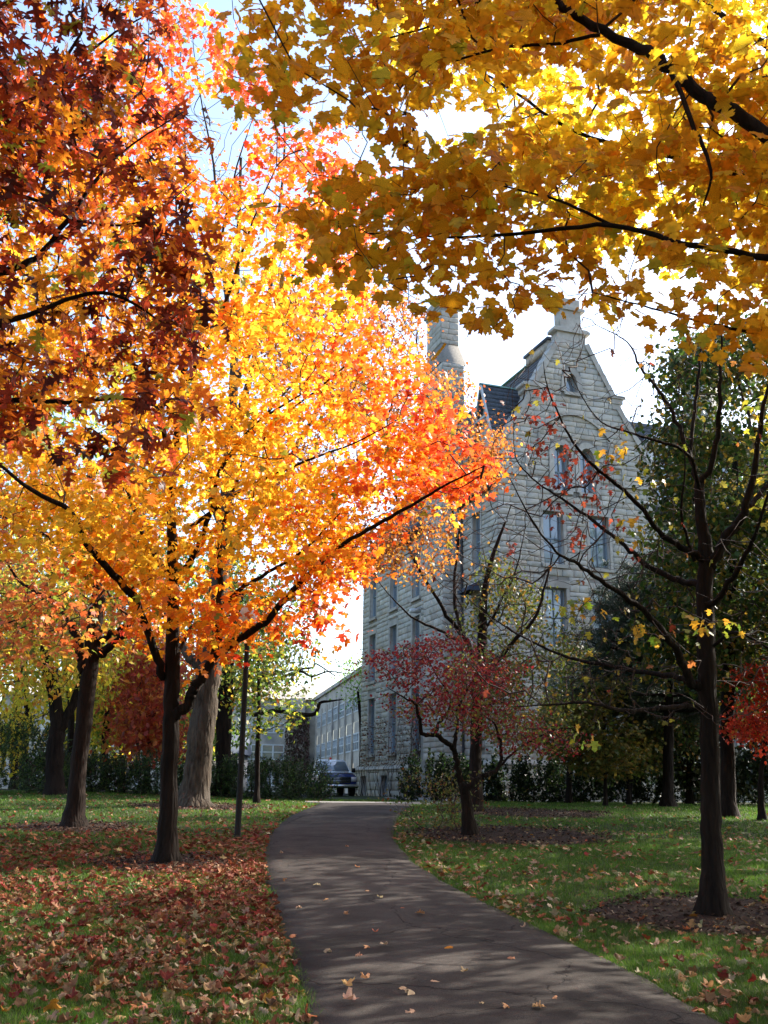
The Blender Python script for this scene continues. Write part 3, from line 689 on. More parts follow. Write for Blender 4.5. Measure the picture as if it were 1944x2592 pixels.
# dormer in the side slope
dz = 20.75; dc = 1.35; dx = .15
dm = MB(); dm.add([(dx, dc-1.0, 16.2), (dx, dc+1.0, 16.2), (dx, dc+1.0, 17.7), (dx, dc, dz-.05), (dx, dc-1.0, 17.7)], [[(4, 3, 2, 1, 0)]])
dm.add([(dx, dc-1.0, 16.2), (1.4, dc-1.0, 16.2), (1.4, dc-1.0, 17.75), (dx, dc-1.0, 17.75)], [[(0, 1, 2, 3)]]); dm.add([(dx, dc+1.0, 16.2), (1.4, dc+1.0, 16.2), (1.4, dc+1.0, 17.75), (dx, dc+1.0, 17.75)], [[(3, 2, 1, 0)]])
dr = link('dormer', dm.mesh('dormer'), M['dress'], HB)
slates('dormer_roof', (dx-.3, dc-1.22, 17.45), (1.0, dc-1.22, 17.45), (2.75, dc, dz), (dx-.3, dc, dz), 13, parent=dr)
slates('dormer_roof', (1.0, dc+1.22, 17.45), (dx-.3, dc+1.22, 17.45), (dx-.3, dc, dz), (2.75, dc, dz), 13, parent=dr)
bb = MB()
for sg in (-1, 1):
    bb.add([(dx-.34, dc+sg*1.28, 17.25), (dx-.34, dc+sg*1.28, 17.5), (dx-.34, dc, dz+.1), (dx-.34, dc, dz-.2), (dx-.24, dc+sg*1.28, 17.25), (dx-.24, dc+sg*1.28, 17.5), (dx-.24, dc, dz+.1), (dx-.24, dc, dz-.2)], [[(0, 1, 2, 3), (4, 5, 6, 7), (1, 5, 6, 2), (0, 4, 7, 3)]])
bb.box(dx-.32, dx-.24, dc-.7, dc+.7, 18.9, 19.02); link('bargeboard', bb.mesh('bargeboard'), M['framew'], dr)
cr_ = MB(); cr_.add([(dx-.36, dc-.09, dz-.02), (dx-.36, dc+.09, dz-.02), (dx-.36, dc, dz+.1), (2.8, dc-.09, dz-.02), (2.8, dc+.09, dz-.02), (2.8, dc, dz+.1)], [[(0, 1, 2), (5, 4, 3)], [(0, 2, 5, 3), (1, 4, 5, 2)]]); link('ridge_cap', cr_.mesh('ridge_cap'), M['copper'], dr)
window(lambda s, z, o: (dx-o, dc+s, z), -.35, .35, 16.9, 18.7, arch=18.0, depth=.1, bars=1, sill=False, parent=dr) if False else None
# wing roof, cornice, dormers
slates('roof', (8.4, 2.0, 15.7), (22.3, 2.0, 15.7), (22.3, 3.5, 20.9), (8.4, 3.5, 20.9), 20)
slates('roof', (8.4, 3.5, 20.9), (22.3, 3.5, 20.9), (22.3, 10, 22.5), (8.4, 10, 22.5), 12)
cn = MB(); cn.box(8.45, 22.4, 1.72, 2.2, 15.32, 15.72); cn.box(8.45, 22.4, 1.85, 2.2, 15.05, 15.32); link('cornice', cn.mesh('cornice'), M['lead'], HB)
for d0 in (1.35, 5.6, 9.8):
    e = MB(); X0 = 8.4+d0
    e.box(X0-.15, X0+1.55, 1.95, 3.6, 15.7, 16.3); e.box(X0-.15, X0+.15, 1.95, 3.6, 16.3, 18.9); e.box(X0+1.25, X0+1.55, 1.95, 3.6, 16.3, 18.9); e.box(X0+.15, X0+1.25, 2.15, 3.6, 16.3, 18.9)
    e.add([(X0-.35, 1.8, 18.9), (X0+1.75, 1.8, 18.9), (X0+.7, 1.8, 20.1), (X0-.35, 4.2, 18.9), (X0+1.75, 4.2, 18.9), (X0+.7, 4.2, 20.1)], [[(0, 1, 2), (5, 4, 3)], [(0, 2, 5, 3), (1, 4, 5, 2), (0, 3, 4, 1)]])
    D_ = link('dormer', e.mesh('dormer'), M['framew'], HB)
    g = MB(); g.add([(X0+.2, 2.12, 16.4), (X0+1.2, 2.12, 16.4), (X0+1.2, 2.12, 18.7), (X0+.2, 2.12, 18.7)], [[(0, 1, 2, 3)]]); link('pane', g.mesh('pane'), M['glass'], D_)
    g = MB(); g.box(X0+.2, X0+1.2, 2.06, 2.11, 17.5, 17.58); g.box(X0+.67, X0+.73, 2.06, 2.11, 16.4, 18.7); link('sash_bar', g.mesh('sash_bar'), M['framew'], D_)
e = MB(); e.box(14.0, 15.4, 3.2, 4.6, 20, 24.2); e.box(13.85, 15.55, 3.05, 4.75, 24.2, 24.5); link('chimney', e.mesh('chimney'), M['dress'], HB)
# window hood, floodlight
e = MB(); e.add([(-.03, 1.65, 11.15), (-.03, 2.95, 11.15), (-.75, 2.95, 10.75), (-.75, 1.65, 10.75), (-.75, 2.95, 10.6), (-.75, 1.65, 10.6), (-.03, 1.65, 10.6), (-.03, 2.95, 10.6)], [[(0, 1, 2, 3), (3, 2, 4, 5), (0, 3, 5, 6), (1, 7, 4, 2)]]); link('window_hood', e.mesh('window_hood'), M['canvas'], HB)
e = MB(); e.tube([(0, 8.9, 10.9), (-.35, 8.9, 11.0), (-.5, 8.9, 10.9)], [.04, .04, .04], 6); e.box(-.85, -.35, 8.7, 9.15, 10.68, 10.88); link('floodlight', e.mesh('floodlight'), M['framew'], HB)
# ivy stems on the lower wall
iv = MB(); r_ = np.random.default_rng(3)
for k in range(50):
    s = r_.uniform(5.8, 19.2); z = 1.2; P = [(-.36 if z < 2.8 else -.12, s, z)]; top = r_.uniform(3.0, 7.5)*(1 if s < 14 else .7)
    while z < top:
        z += r_.uniform(.15, .4); s += r_.normal(0, .16); P.append((-(.43 if z < 2.95 else .16)-r_.uniform(0, .05), s, z))
    if len(P) > 2: iv.tube(P, np.linspace(.018, .006, len(P)), 4)
link('vine_stems', iv.mesh('vine_stems'), M['twig'], HB, kind='stuff')
ivl = MB(); n_ = 800; sz = r_.uniform(6, 19, n_); P = np.stack([-.16-r_.uniform(0, .08, n_), sz, r_.uniform(3, 5.6, n_)], 1)
P[:, 0] -= np.where(P[:, 2] < 3, .3, 0); add_leaves(ivl, MAPLE_LO, P, leaf_frames(n_, (40, 90), 30, r_), r_.uniform(.06, .12, n_), pal([(.16, .05, .03), (.10, .05, .035), (.2, .09, .03)], [2, 2, 1], n_)); link('vine_foliage', ivl.mesh('vine_foliage'), M['dryleaf'], HB, kind='stuff')

# ================================================================== THE LONG CONCRETE BUILDING BEHIND
CB = thing('classroom_block', (0, 0, 0), 'low pale concrete block of three storeys with long window bands behind pickup', 'building')
ca = radians(-10.8); cu = np.array([sin(ca), cos(ca)]); cv = np.array([cos(ca), -sin(ca)])
c0 = np.array([W(797, 1860, 120)[0], 120.0])           # inner corner of the two wings
ZR = W(798, 1774, 120)[2]
def FR(s, z, o): p = c0-cu*s-cv*o; return (p[0], p[1], z)   # long wing towards the hall
def FF(s, z, o): p = c0+np.array([-s*cos(radians(4)), -s*sin(radians(4))])+np.array([0, -o]); return (p[0], p[1], z)
RL = 62.0
def sfr(px): # where along the long wing a column of the photograph falls
    r = FW*FPX+RT*(px-972)-UP*(1850-1296); t = ((c0-CAM[:2])@cv)/(r[:2]@cv); return float(-((CAM[:2]+r[:2]*t)-c0)@cu)
body = MB(); fl = ZR
rows = [(1.25, 3.9), (5.0, 8.6), (9.5, 12.2)]
k = (ZR-1.2)/13.2
rows = [(1.2+(a-1.2)*k, 1.2+(b-1.2)*k) for a, b in ((1.9, 4.6), (5.9, 9.1), (10.2, 12.0))]
bays = []; s = 2.2
while s < RL-5: bays.append((s, s+3.6)); s += 4.3
cuts = [(a, b, z0, z1) for a, b in bays for z0, z1 in rows]
backwall(body, FR, [-.5, ZR], full(0, RL), cuts); body.add([FR(0, ZR, 0), FR(RL, ZR, 0), FR(RL, ZR, -14), FR(0, ZR, -14)], [[(0, 1, 2, 3)]]); body.add([FR(RL, -.5, 0), FR(RL, -.5, -14), FR(RL, ZR, -14), FR(RL, ZR, 0)], [[(0, 1, 2, 3)]])
body.poly_prism([(0, ZR), (RL, ZR), (RL, ZR+.35), (0, ZR+.35)], FR, -.3, .25)
for a, b in bays: body.poly_prism([(a-.55, 1), (a-.15, 1), (a-.15, ZR-1.6*k), (a-.55, ZR-1.6*k)], FR, -.02, .16)
wf = [(3.5, 8.6, 1), (10.8, 16.5, 1), (19, 24, 1), (26.5, 31.5, 1)]
fz = [(1.2+.9*k, 1.2+3.0*k), (1.2+4.6*k, 1.2+6.8*k), (1.2+8.4*k, 1.2+9.9*k)]
fcuts = [(a, b, z0, z1) for a, b, _ in wf for z0, z1 in fz]
backwall(body, FF, [-.5, ZR], full(0, 36), fcuts)
link('wall', body.mesh('wall'), M['concrete'], CB)
def band(fn, a, b, z0, z1, n, panel=False):
    f = MB()
    f.poly_prism([(a, z0), (b, z0), (b, z0+.12), (a, z0+.12)], fn, -.05, .05)
    for i in range(n+1):
        x = a+(b-a)*i/n; w_ = .09; f.poly_prism([(x-w_ if i else x, z0+.12), (x+w_ if i < n else x, z0+.12), (x+w_ if i < n else x, z1-.12), (x-w_ if i else x, z1-.12)], fn, -.05, .035)
    f.poly_prism([(a, z1-.12), (b, z1-.12), (b, z1), (a, z1)], fn, -.05, .045)
    zc = (z0+z1)/2; f.poly_prism([(a+.01, zc-.05), (b-.01, zc-.05), (b-.01, zc+.05), (a+.01, zc+.05)], fn, -.05, .025)
    o = link('window', f.mesh('window'), M['framew'], CB)
    g = MB(); g.add([fn(a, z0, -.02), fn(b, z0, -.02), fn(b, z1, -.02), fn(a, z1, -.02)], [[(0, 1, 2, 3)]]); link('pane', g.mesh('pane'), M['glass'], o)
    return o
for a, b in bays:
    for q, (z0, z1) in enumerate(rows):
        zp = z0+(z1-z0)*(.62 if q < 2 else 1.0)
        band(FR, a, b, z0, zp, 4)
        if q < 2: g = MB(); g.poly_prism([(a, zp+.005), (b, zp+.005), (b, z1), (a, z1)], FR, -.06, -.015); link('spandrel_panel', g.mesh('spandrel_panel'), M['panel'], CB)
for a, b, _ in wf:
    for z0, z1 in fz: band(FF, a, b, z0, z1, 4)
for a0, a1 in ((1.2, 2.9), (17.2, 18.4)): pr_ = MB(); pr_.poly_prism([(a0, .5), (a1, .5), (a1, ZR+.2), (a0, ZR+.2)], FF, -.05, .7); link('pier', pr_.mesh('pier'), M['concrete'], CB)

rf = MB(); za = W(744, 1738, 128)[2]
rf.add([FF(-3, ZR+.1, .6), FF(36, ZR+.1, .6), FF(36, za, -6), FF(-3, za, -6), FF(-3, ZR+.1, -12), FF(36, ZR+.1, -12)], [[(0, 1, 2, 3), (3, 2, 5, 4)]]); rf.add([FF(-3, ZR+.1, .6), FF(-3, za, -6), FF(-3, ZR+.1, -12)], [[(0, 1, 2)]]); rf.add([FF(36, ZR+.1, .6), FF(36, za, -6), FF(36, ZR+.1, -12)], [[(0, 1, 2)]])
link('roof', rf.mesh('roof'), M['concrete'], CB)
cl = MB(); r_ = np.random.default_rng(5); n_ = 5000
P = np.array([FF(a, b, o) for a, b, o in zip(np.where(r_.random(n_) < .4, r_.uniform(.6, 3.2, n_), r_.uniform(0, 34, n_)), 0*r_.random(n_), r_.uniform(.3, 1.0, n_))])
far_pier = np.arange(n_) % 5 < 2
P = np.array([FF(r_.uniform(.6, 3.3), r_.uniform(1.2, ZR-1.5), r_.uniform(.7, 1.0)) if f else FF(r_.uniform(0, 34), r_.normal(1.2+3.7*k, .5), r_.uniform(.05, .35)) for f in far_pier])
add_leaves(cl, DIA, P, leaf_frames(n_, (40, 90), 30, r_), r_.uniform(.2, .4, n_), pal([(.09, .05, .04), (.13, .06, .045), (.07, .06, .03)], [2, 1, 1], n_)); link('ivy_foliage', cl.mesh('ivy_foliage'), M['dryleaf'], CB, kind='stuff')

# a pale far house glimpsed through the trees
FH = thing('pale_house', (-13.5, 72, 1.25), 'small pale rendered house glimpsed beyond the yew hedge between tree trunks', 'house')
e = MB(); e.box(-2, 3.5, 0, 6, -.3, 2.7); link('wall', e.mesh('wall'), M['far'], FH)
e = MB(); e.add([(-2.3, -.3, 2.7), (3.8, -.3, 2.7), (3.8, 3, 4.4), (-2.3, 3, 4.4), (-2.3, 6.3, 2.7), (3.8, 6.3, 2.7)], [[(0, 1, 2, 3), (3, 2, 5, 4)], [(0, 3, 4), (1, 5, 2)]]); link('roof', e.mesh('roof'), M['slate'], FH)
# ================================================================== TREES
def limb_pts(tr, m=5):
    """tr: (px, py, depth, radius)"""
    P = np.array([W(a, b, c) for a, b, c, d in tr]); R = np.array([d for a, b, c, d in tr])
    Q = bez(np.c_[P, R], m); return Q[:, :3], np.maximum(Q[:, 3], .004)
def jitter(P, R, a=.35, seed=0):
    r_ = np.random.default_rng(seed); P = P.copy(); n = r_.normal(size=P.shape)
    n[0] = 0; n[-1] = 0; return P+n*R[:, None]*a
SEED = [11]
def tree(name, base, label, cat, trunks, limbs, tips, leaves=(), bark='bark', twig='twig', group=None, r0=.004, maxr=.04, twigcol=(.05, .035, .03), flare=1.6, kpath=.25, tsides=12, extra_nodes=None, twigsides=4):
    """trunks, limbs: lists of (px, py, depth, radius) traces or arrays (P, R) in metres; tips: points where twigs end"""
    T = thing(name, tuple(base), label, cat, group); nodes = []
    for i, tr in enumerate(trunks):
        P, R = tr if isinstance(tr, tuple) else limb_pts(tr, 6); P = jitter(P, R, .06, SEED[0]+i)
        lob = np.zeros(len(P))
        if i == 0:
            z0 = P[0, 2]; f = np.exp(-np.maximum(P[:, 2]-z0, 0)/.22); R = R*(1+(flare-1)*f); lob = .28*f
            P = np.concatenate([P[:1]+[[0, 0, -.25]], P]); R = np.concatenate([R[:1]*1.1, R]); lob = np.concatenate([lob[:1], lob])
        m = MB(); m.tube(P, R, tsides, noise=.05, seed=SEED[0]+i, lobes=lob); link('trunk', m.mesh('trunk', base), M[bark], T, smooth=True)
        nodes.append(P[max(2, len(P)//3):])
    for i, tr in enumerate(limbs):
        P, R = tr if isinstance(tr, tuple) else limb_pts(tr, 5); P = jitter(P, R, .3, SEED[0]+50+i)
        m = MB(); m.tube(P, R, 8, noise=.06, seed=SEED[0]+90+i); link('branch', m.mesh('branch', base), M[bark], T, smooth=True); nodes.append(P)
    SEED[0] += 17
    if tips is not None and len(tips):
        g = grow(nodes if nodes else [np.array([base])], tips, kpath); m = MB(); twig_mesh(m, g, r0, twigsides, maxr, twigcol, SEED[0]); link('twigs', m.mesh('twigs', base), M[twig], T, kind='stuff')
    return T
def crown(T, base, tmpl, P, Rm, size, col, mat='leaf', name='crown', single=None, smat='leaf_one', kind='stuff', k=300):
    if single:
        s = nearest_singles(P, Rm, size, k, 10); mask = np.ones(len(P), bool); mask[s] = False
        single_leaves(single, tmpl, s, P, Rm, size, col, smat, T, base); P, Rm, size, col = P[mask], Rm[mask], size[mask], col[mask]
    m = MB(); add_leaves(m, tmpl, P, Rm, size, col); return link(name, m.mesh(name, base), M[mat], T, kind=kind)
def spray(tips, per, rad, flat=.5, r_=rng):
    n = len(tips)*per; d = r_.normal(size=(n, 3))*rad; d[:, 2] *= flat; return np.repeat(tips, per, 0)+d
YEL, GOLD, ORA, ROR, RED, DRED, GRN, OLV, BRN = (.82, .50, .03), (.80, .36, .02), (.78, .21, .015), (.74, .10, .02), (.60, .035, .02), (.20, .018, .012), (.10, .22, .02), (.22, .24, .03), (.26, .09, .03)
def mixcol(P, base, noise=.8):
    return base
# ---------------------------------------------------------------- the orange maple beside the path
b = G(422, 2187); D = 17.3
mtr = [(422, 2187, D, .215), (428, 2000, D, .19), (432, 1858, D, .185), (436, 1686, D, .17), (438, 1515, D, .135), (436, 1386, D, .12), (434, 1250, D+.1, .105), (448, 1100, D+.2, .09), (468, 900, D+.3, .07), (472, 700, D+.4, .05), (470, 420, D+.5, .025), (462, 200, D+.6, .01)]
ml = [
 [(447, 1815, D, .12), (480, 1765, D-.05, .11), (507, 1721, D-.1, .10), (541, 1668, D-.2, .085), (601, 1618, D-.5, .07), (670, 1575, D-.8, .06), (745, 1490, D-1.1, .052), (850, 1394, D-1.4, .042), (950, 1330, D-1.6, .036), (1040, 1280, D-1.8, .03), (1121, 1232, D-2, .022), (1225, 1180, D-2.1, .01)],
 [(541, 1668, D-.2, .08), (552, 1600, D, .07), (558, 1463, D+.3, .06), (554, 1380, D+.5, .055), (572, 1300, D+.7, .05), (606, 1200, D+1, .04), (646, 1087, D+1.2, .034), (752, 958, D+1.5, .02), (790, 900, D+1.6, .012)],
 [(567, 1532, D+.2, .05), (610, 1490, D, .042), (661, 1459, D-.3, .036), (760, 1400, D-.7, .025), (860, 1300, D-1, .012)],
 [(418, 1720, D, .09), (404, 1686, D-.1, .085), (356, 1549, D-.6, .075), (300, 1472, D-1, .068), (215, 1373, D-1.6, .06), (176, 1293, D-1.9, .05), (59, 1228, D-2.5, .035), (-40, 1140, D-3, .02)],
 [(430, 1455, D, .07), (374, 1382, D+.5, .06), (344, 1300, D+.8, .05), (290, 1180, D+1.3, .04), (200, 1060, D+1.8, .028), (120, 940, D+2.1, .015)],
 [(446, 1467, D, .07), (494, 1399, D-.4, .055), (530, 1300, D-.7, .045), (560, 1190, D-.9, .04), (640, 1080, D-1.2, .03), (760, 1000, D-1.6, .015)],
 [(436, 1690, D+.1, .04), (475, 1600, D+.6, .035), (490, 1585, D+.8, .03), (540, 1567, D+1.2, .02)],
 [(440, 1190, D+.1, .06), (400, 1060, D-.5, .045), (330, 900, D-.9, .035), (240, 760, D-1.2, .02), (150, 640, D-1.4, .01)],
 [(455, 1000, D+.2, .055), (520, 880, D-.3, .045), (580, 740, D-.6, .035), (640, 560, D-.9, .02), (700, 420, D-1, .01)],
 [(462, 960, D+.2, .06), (517, 764, D+.8, .045), (560, 600, D+1.1, .033), (600, 420, D+1.3, .022), (640, 300, D+1.4, .01)],
 [(470, 760, D+.4, .045), (400, 600, D+.6, .035), (330, 420, D+.9, .022), (300, 260, D+1, .01)],
 [(640, 1090, D+1.2, .03), (760, 1020, D+1, .025), (870, 930, D+.8, .018), (960, 860, D+.6, .01)],
 [(470, 1340, D-.4, .04), (600, 1250, D-1, .034), (740, 1180, D-1.4, .025), (900, 1120, D-1.8, .015), (1010, 1060, D-2, .01)],
 [(-200, 900, D-1, .05), (-60, 930, D-.9, .04), (120, 960, D-.7, .022), (260, 1000, D-.5, .01)]]
OUT = [(-150, 560), (-80, 250), (200, 150), (360, 90), (470, 30), (600, 70), (680, 180), (760, 330), (900, 330), (990, 420), (990, 560), (930, 690), (970, 800), (1030, 890), (1080, 970), (1150, 1080), (1240, 1180), (1200, 1260), (1100, 1300), (1080, 1350), (960, 1350), (930, 1420), (860, 1480), (820, 1540), (880, 1580), (850, 1620), (740, 1610), (650, 1590), (590, 1660), (510, 1660), (450, 1560), (380, 1620), (320, 1630), (270, 1540), (190, 1430), (60, 1390), (-150, 1400)]
HOLE = [[(470, 240), (560, 220), (640, 300), (620, 440), (520, 460), (470, 380)], [(480, 90), (520, 60), (530, 160), (490, 170)], [(-20, 30), (160, 20), (190, 130), (60, 180), (-20, 160)], [(820, 360), (960, 350), (960, 420), (870, 410)], [(230, 1480), (330, 1500), (330, 1590), (250, 1560)], [(440, 560), (490, 560), (480, 640), (440, 640)], [(0, 1180), (60, 1190), (50, 1260), (0, 1250)]]
tips = sample_crown(OUT, D, 3.0, 1600, HOLE, clump=.8)
mtr = [(p[0], p[1], p[2], p[3]*.74) for p in mtr]; ml = [[(p[0], p[1], p[2], p[3]*.85) for p in L_] for L_ in ml]
T = tree('maple_tree', b, 'orange and yellow maple with forked dark trunk beside the path', 'tree', [mtr], ml, tips, bark='bark', r0=.0035, maxr=.03, flare=1.5)
P = spray(tips, 17, .22, .8); hue_ = np.repeat(rng.normal(0, .24, len(tips)), 17); x, y, z = projn(P); kp = np.ones(len(P), bool)
for h_ in HOLE: kp &= ~(inpoly(x, y, h_) & (rng.random(len(P)) < .8))
P = P[kp]; hue_ = hue_[kp]; n = len(P); Rm = leaf_frames(n, (0, 75), 32); x, y, z = projn(P)
t = np.clip((x-620)/560, 0, 1); hi = np.clip((700-y)/500, 0, 1); lowb = np.clip((y-1380)/180, 0, 1); far = rng.random(n); grp = .5+.5*np.sin(P[:, 0]*2.3+1)*np.sin(P[:, 2]*2.7)*np.cos(P[:, 1]*1.9)
q = np.clip(t*.82+hi*.66+lowb*.36+(grp-.5)*.35+.06-.16*np.clip((y-800)/300, 0, 1)*np.clip((1450-y)/150, 0, 1)+hue_+rng.normal(0, .10, n), 0, 1)
R_ = np.array([(.80, .50, .035), (.80, .44, .03), GOLD, (.80, .28, .015), ORA, (.76, .15, .02), (.72, .13, .02), (.66, .09, .022), (.58, .055, .022)]); qi = q*(len(R_)-1.001); i0 = qi.astype(int); col = R_[i0]*(1-(qi-i0))[:, None]+R_[i0+1]*(qi-i0)[:, None]
col *= np.exp(rng.normal(0, .14, (n, 1))); g_ = rng.random(n) < .03; col[g_] = OLV
crown(T, b, MAPLE_MID, P, Rm, rng.uniform(.10, .17, n), np.clip(col, 0, .95), single='maple_leaf_mid')

# ---------------------------------------------------------------- the yellow maple whose boughs reach over the path from outside the picture
b = np.array([5.6, 5.2, float(ht(5.6, 5.2))])
lp = lambda L_: limb_pts(L_, 6)
def world_limb(pts): Q = bez(np.array(pts, float), 6); return Q[:, :3], Q[:, 3]
e1 = W(1944, 347, 5.6); e2 = W(1944, 652, 5.4)
yl = [
 [(2350, 640, 5.3, .075), (2140, 500, 5.4, .06), (1944, 347, 5.6, .046), (1795, 247, 5.8, .043), (1700, 182, 5.9, .040), (1618, 126, 6, .036), (1477, 50, 6.2, .032), (1407, 0, 6.3, .03), (1250, -130, 6.6, .022), (1050, -200, 6.9, .012)],
 [(2400, 760, 5.2, .05), (2150, 690, 5.3, .035), (1944, 652, 5.4, .022), (1736, 617, 5.6, .018), (1548, 570, 5.8, .0155), (1354, 588, 6, .013), (1166, 599, 6.2, .010), (1042, 596, 6.3, .006), (930, 590, 6.4, .004)],
 [(1548, 570, 5.8, .012), (1442, 517, 5.9, .010), (1342, 488, 6, .008), (1200, 450, 6.1, .006), (1080, 400, 6.2, .004)],
 [(1518, 88, 6.1, .014), (1400, 110, 6.3, .012), (1266, 123, 6.5, .010), (1090, 164, 6.8, .008), (972, 141, 7, .006), (840, 150, 7.2, .004)],
 [(1300, -60, 6.6, .014), (1160, 40, 6.8, .011), (1060, 76, 7, .009), (900, 120, 7.2, .006), (700, 180, 7.4, .004)],
 [(2300, 560, 7.5, .05), (1944, 460, 8, .035), (1700, 400, 8.4, .026), (1450, 330, 8.8, .018), (1250, 200, 9.2, .012), (1000, 80, 9.5, .006)],
 [(2350, 900, 6.5, .03), (2050, 860, 6.6, .018), (1850, 830, 6.7, .012), (1650, 780, 6.8, .008), (1500, 740, 6.9, .004)],
 [(1700, 182, 5.9, .018), (1760, 330, 5.7, .014), (1800, 430, 5.6, .010), (1780, 520, 5.6, .006)],
 [(2300, 350, 9, .06), (1944, 120, 10, .04), (1700, -50, 10.5, .03), (1400, -250, 11, .02)]]
tr1 = world_limb([(5.6, 5.2, b[2], .24), (5.55, 5.2, 1.5, .2), (5.5, 5.3, 3.0, .18), (5.5, 5.6, 5, .15), (5.6, 6.2, 7.5, .1), (5.6, 6.6, 10, .05)])
link_ = [world_limb([(5.52, 5.25, 2.6, .10), (4.2, 5.3, 3.5, .085), tuple(W(2350, 640, 5.3))+(.075,)]), world_limb([(5.52, 5.25, 2.2, .08), (4.4, 5.2, 2.9, .06), tuple(W(2400, 760, 5.2))+(.05,)]),
 world_limb([(5.5, 5.7, 4.6, .09), (5, 6.6, 5.4, .07), tuple(W(2300, 560, 7.5))+(.05,)]), world_limb([(5.5, 6, 6, .09), (5, 7.4, 7.4, .07), tuple(W(2300, 350, 9))+(.06,)]), world_limb([(5.5, 5.4, 3.6, .06), (4.7, 6, 3.6, .04), tuple(W(2350, 900, 6.5))+(.03,)])]
YP = [(560, -260), (590, 40), (600, 110), (560, 190), (540, 250), (580, 320), (660, 300), (740, 370), (850, 300), (930, 320), (1000, 350), (960, 400), (900, 400), (840, 450), (700, 520), (700, 570), (780, 600), (760, 660), (850, 690), (950, 690), (1000, 760), (1090, 815), (1160, 790), (1210, 835), (1300, 815), (1320, 760), (1380, 790), (1440, 790), (1520, 790), (1580, 770), (1620, 830), (1700, 850), (1760, 880), (1800, 920), (1900, 930), (2150, 950), (2200, -260)]
YH = [[(1045, 285), (1110, 258), (1210, 270), (1270, 300), (1200, 325), (1120, 345), (1060, 330)], [(1480, 330), (1560, 320), (1600, 345), (1520, 360)], [(1440, 490), (1490, 480), (1500, 520), (1450, 530)], [(1210, 90), (1170, 130), (1240, 120)], [(1570, 20), (1640, 0), (1640, 60), (1590, 60)]]
FRH = [[(1060, 180), (1180, 150), (1330, 200), (1300, 300), (1090, 260)], [(1330, 140), (1500, 190), (1660, 250), (1640, 330), (1420, 330), (1330, 260)], [(1560, 440), (1700, 460), (1690, 560), (1580, 550)], [(1800, -20), (2000, -20), (2000, 110), (1850, 90)], [(1500, 600), (1700, 640), (1690, 700), (1520, 660)], [(960, 40), (1080, 30), (1060, 100), (980, 100)]]
tips = np.concatenate([sample_crown(YP, 6.4, 1.1, 440, YH+FRH, rounded=False, clump=.8), sample_crown([(900, -260), (1000, 100), (1050, 300), (1300, 480), (1500, 620), (1750, 700), (2250, 800), (2250, -260)], 9.0, 1.5, 700, YH[:1], rounded=False, clump=1.0)])
o_ = rng.normal(size=(520, 3)); o_ /= np.linalg.norm(o_, axis=1)[:, None]; o_ = np.concatenate([np.array([6.0, 7.0, 8.3])+o_[:260]*np.array([3.4, 2.8, 2.2]), np.array([2.4, 2.2, 8.0])+o_[260:]*np.array([4.2, 3.6, 1.6])])*1.0; o_ = o_+rng.normal(0, .35, o_.shape)  # unseen crown masses added to shade the boughs and block sky overhead
x, y, z = projn(o_); o_ = o_[~((z > 0) & (x > 0) & (x < 1990) & (y < 2600))]
nt_ = len(tips); tips = np.concatenate([tips, o_])
T = tree('maple_tree', b, 'yellow maple whose leafy boughs hang over the path from beyond the picture', 'tree', [tr1], link_+yl, tips, bark='bark', r0=.0022, maxr=.012)
P = np.concatenate([spray(tips[:nt_], 14, .18, .4), spray(tips[nt_:], 13, .4, .5)]); n = len(P); x, y, z = projn(P)
ok = ~(inpoly(x, y, YH[0]) | inpoly(x, y, YH[1])) & ((z < .5) | inpoly(x, y, YP) | (x < -20) | (x > 1970) | (y < -20) | (rng.random(n) < .12))
for h_ in FRH: ok &= ~(inpoly(x, y, h_) & (P[:, 1] < 7.9) & (z > .5) & (rng.random(n) < .75))
P = P[ok]; n = len(P); x, y, z = projn(P)
col = pal([(.84, .52, .03), (.82, .43, .02), (.74, .31, .014), (.50, .42, .03)], [4, 5, 3.5, .7], n, .12)*.86; bk = P[:, 1] > 7.9; col[bk] = pal([(.86, .66, .04), (.85, .56, .03), (.62, .60, .05)], [4, 3, 1.2], bk.sum(), .1)  # near leaves dimmed, far ones brighter: backlit glow put into leaf colour
crown(T, b, MAPLE_HI, P, leaf_frames(n, (15, 80), 24), rng.uniform(.065, .14, n), col, single='maple_leaf_full')

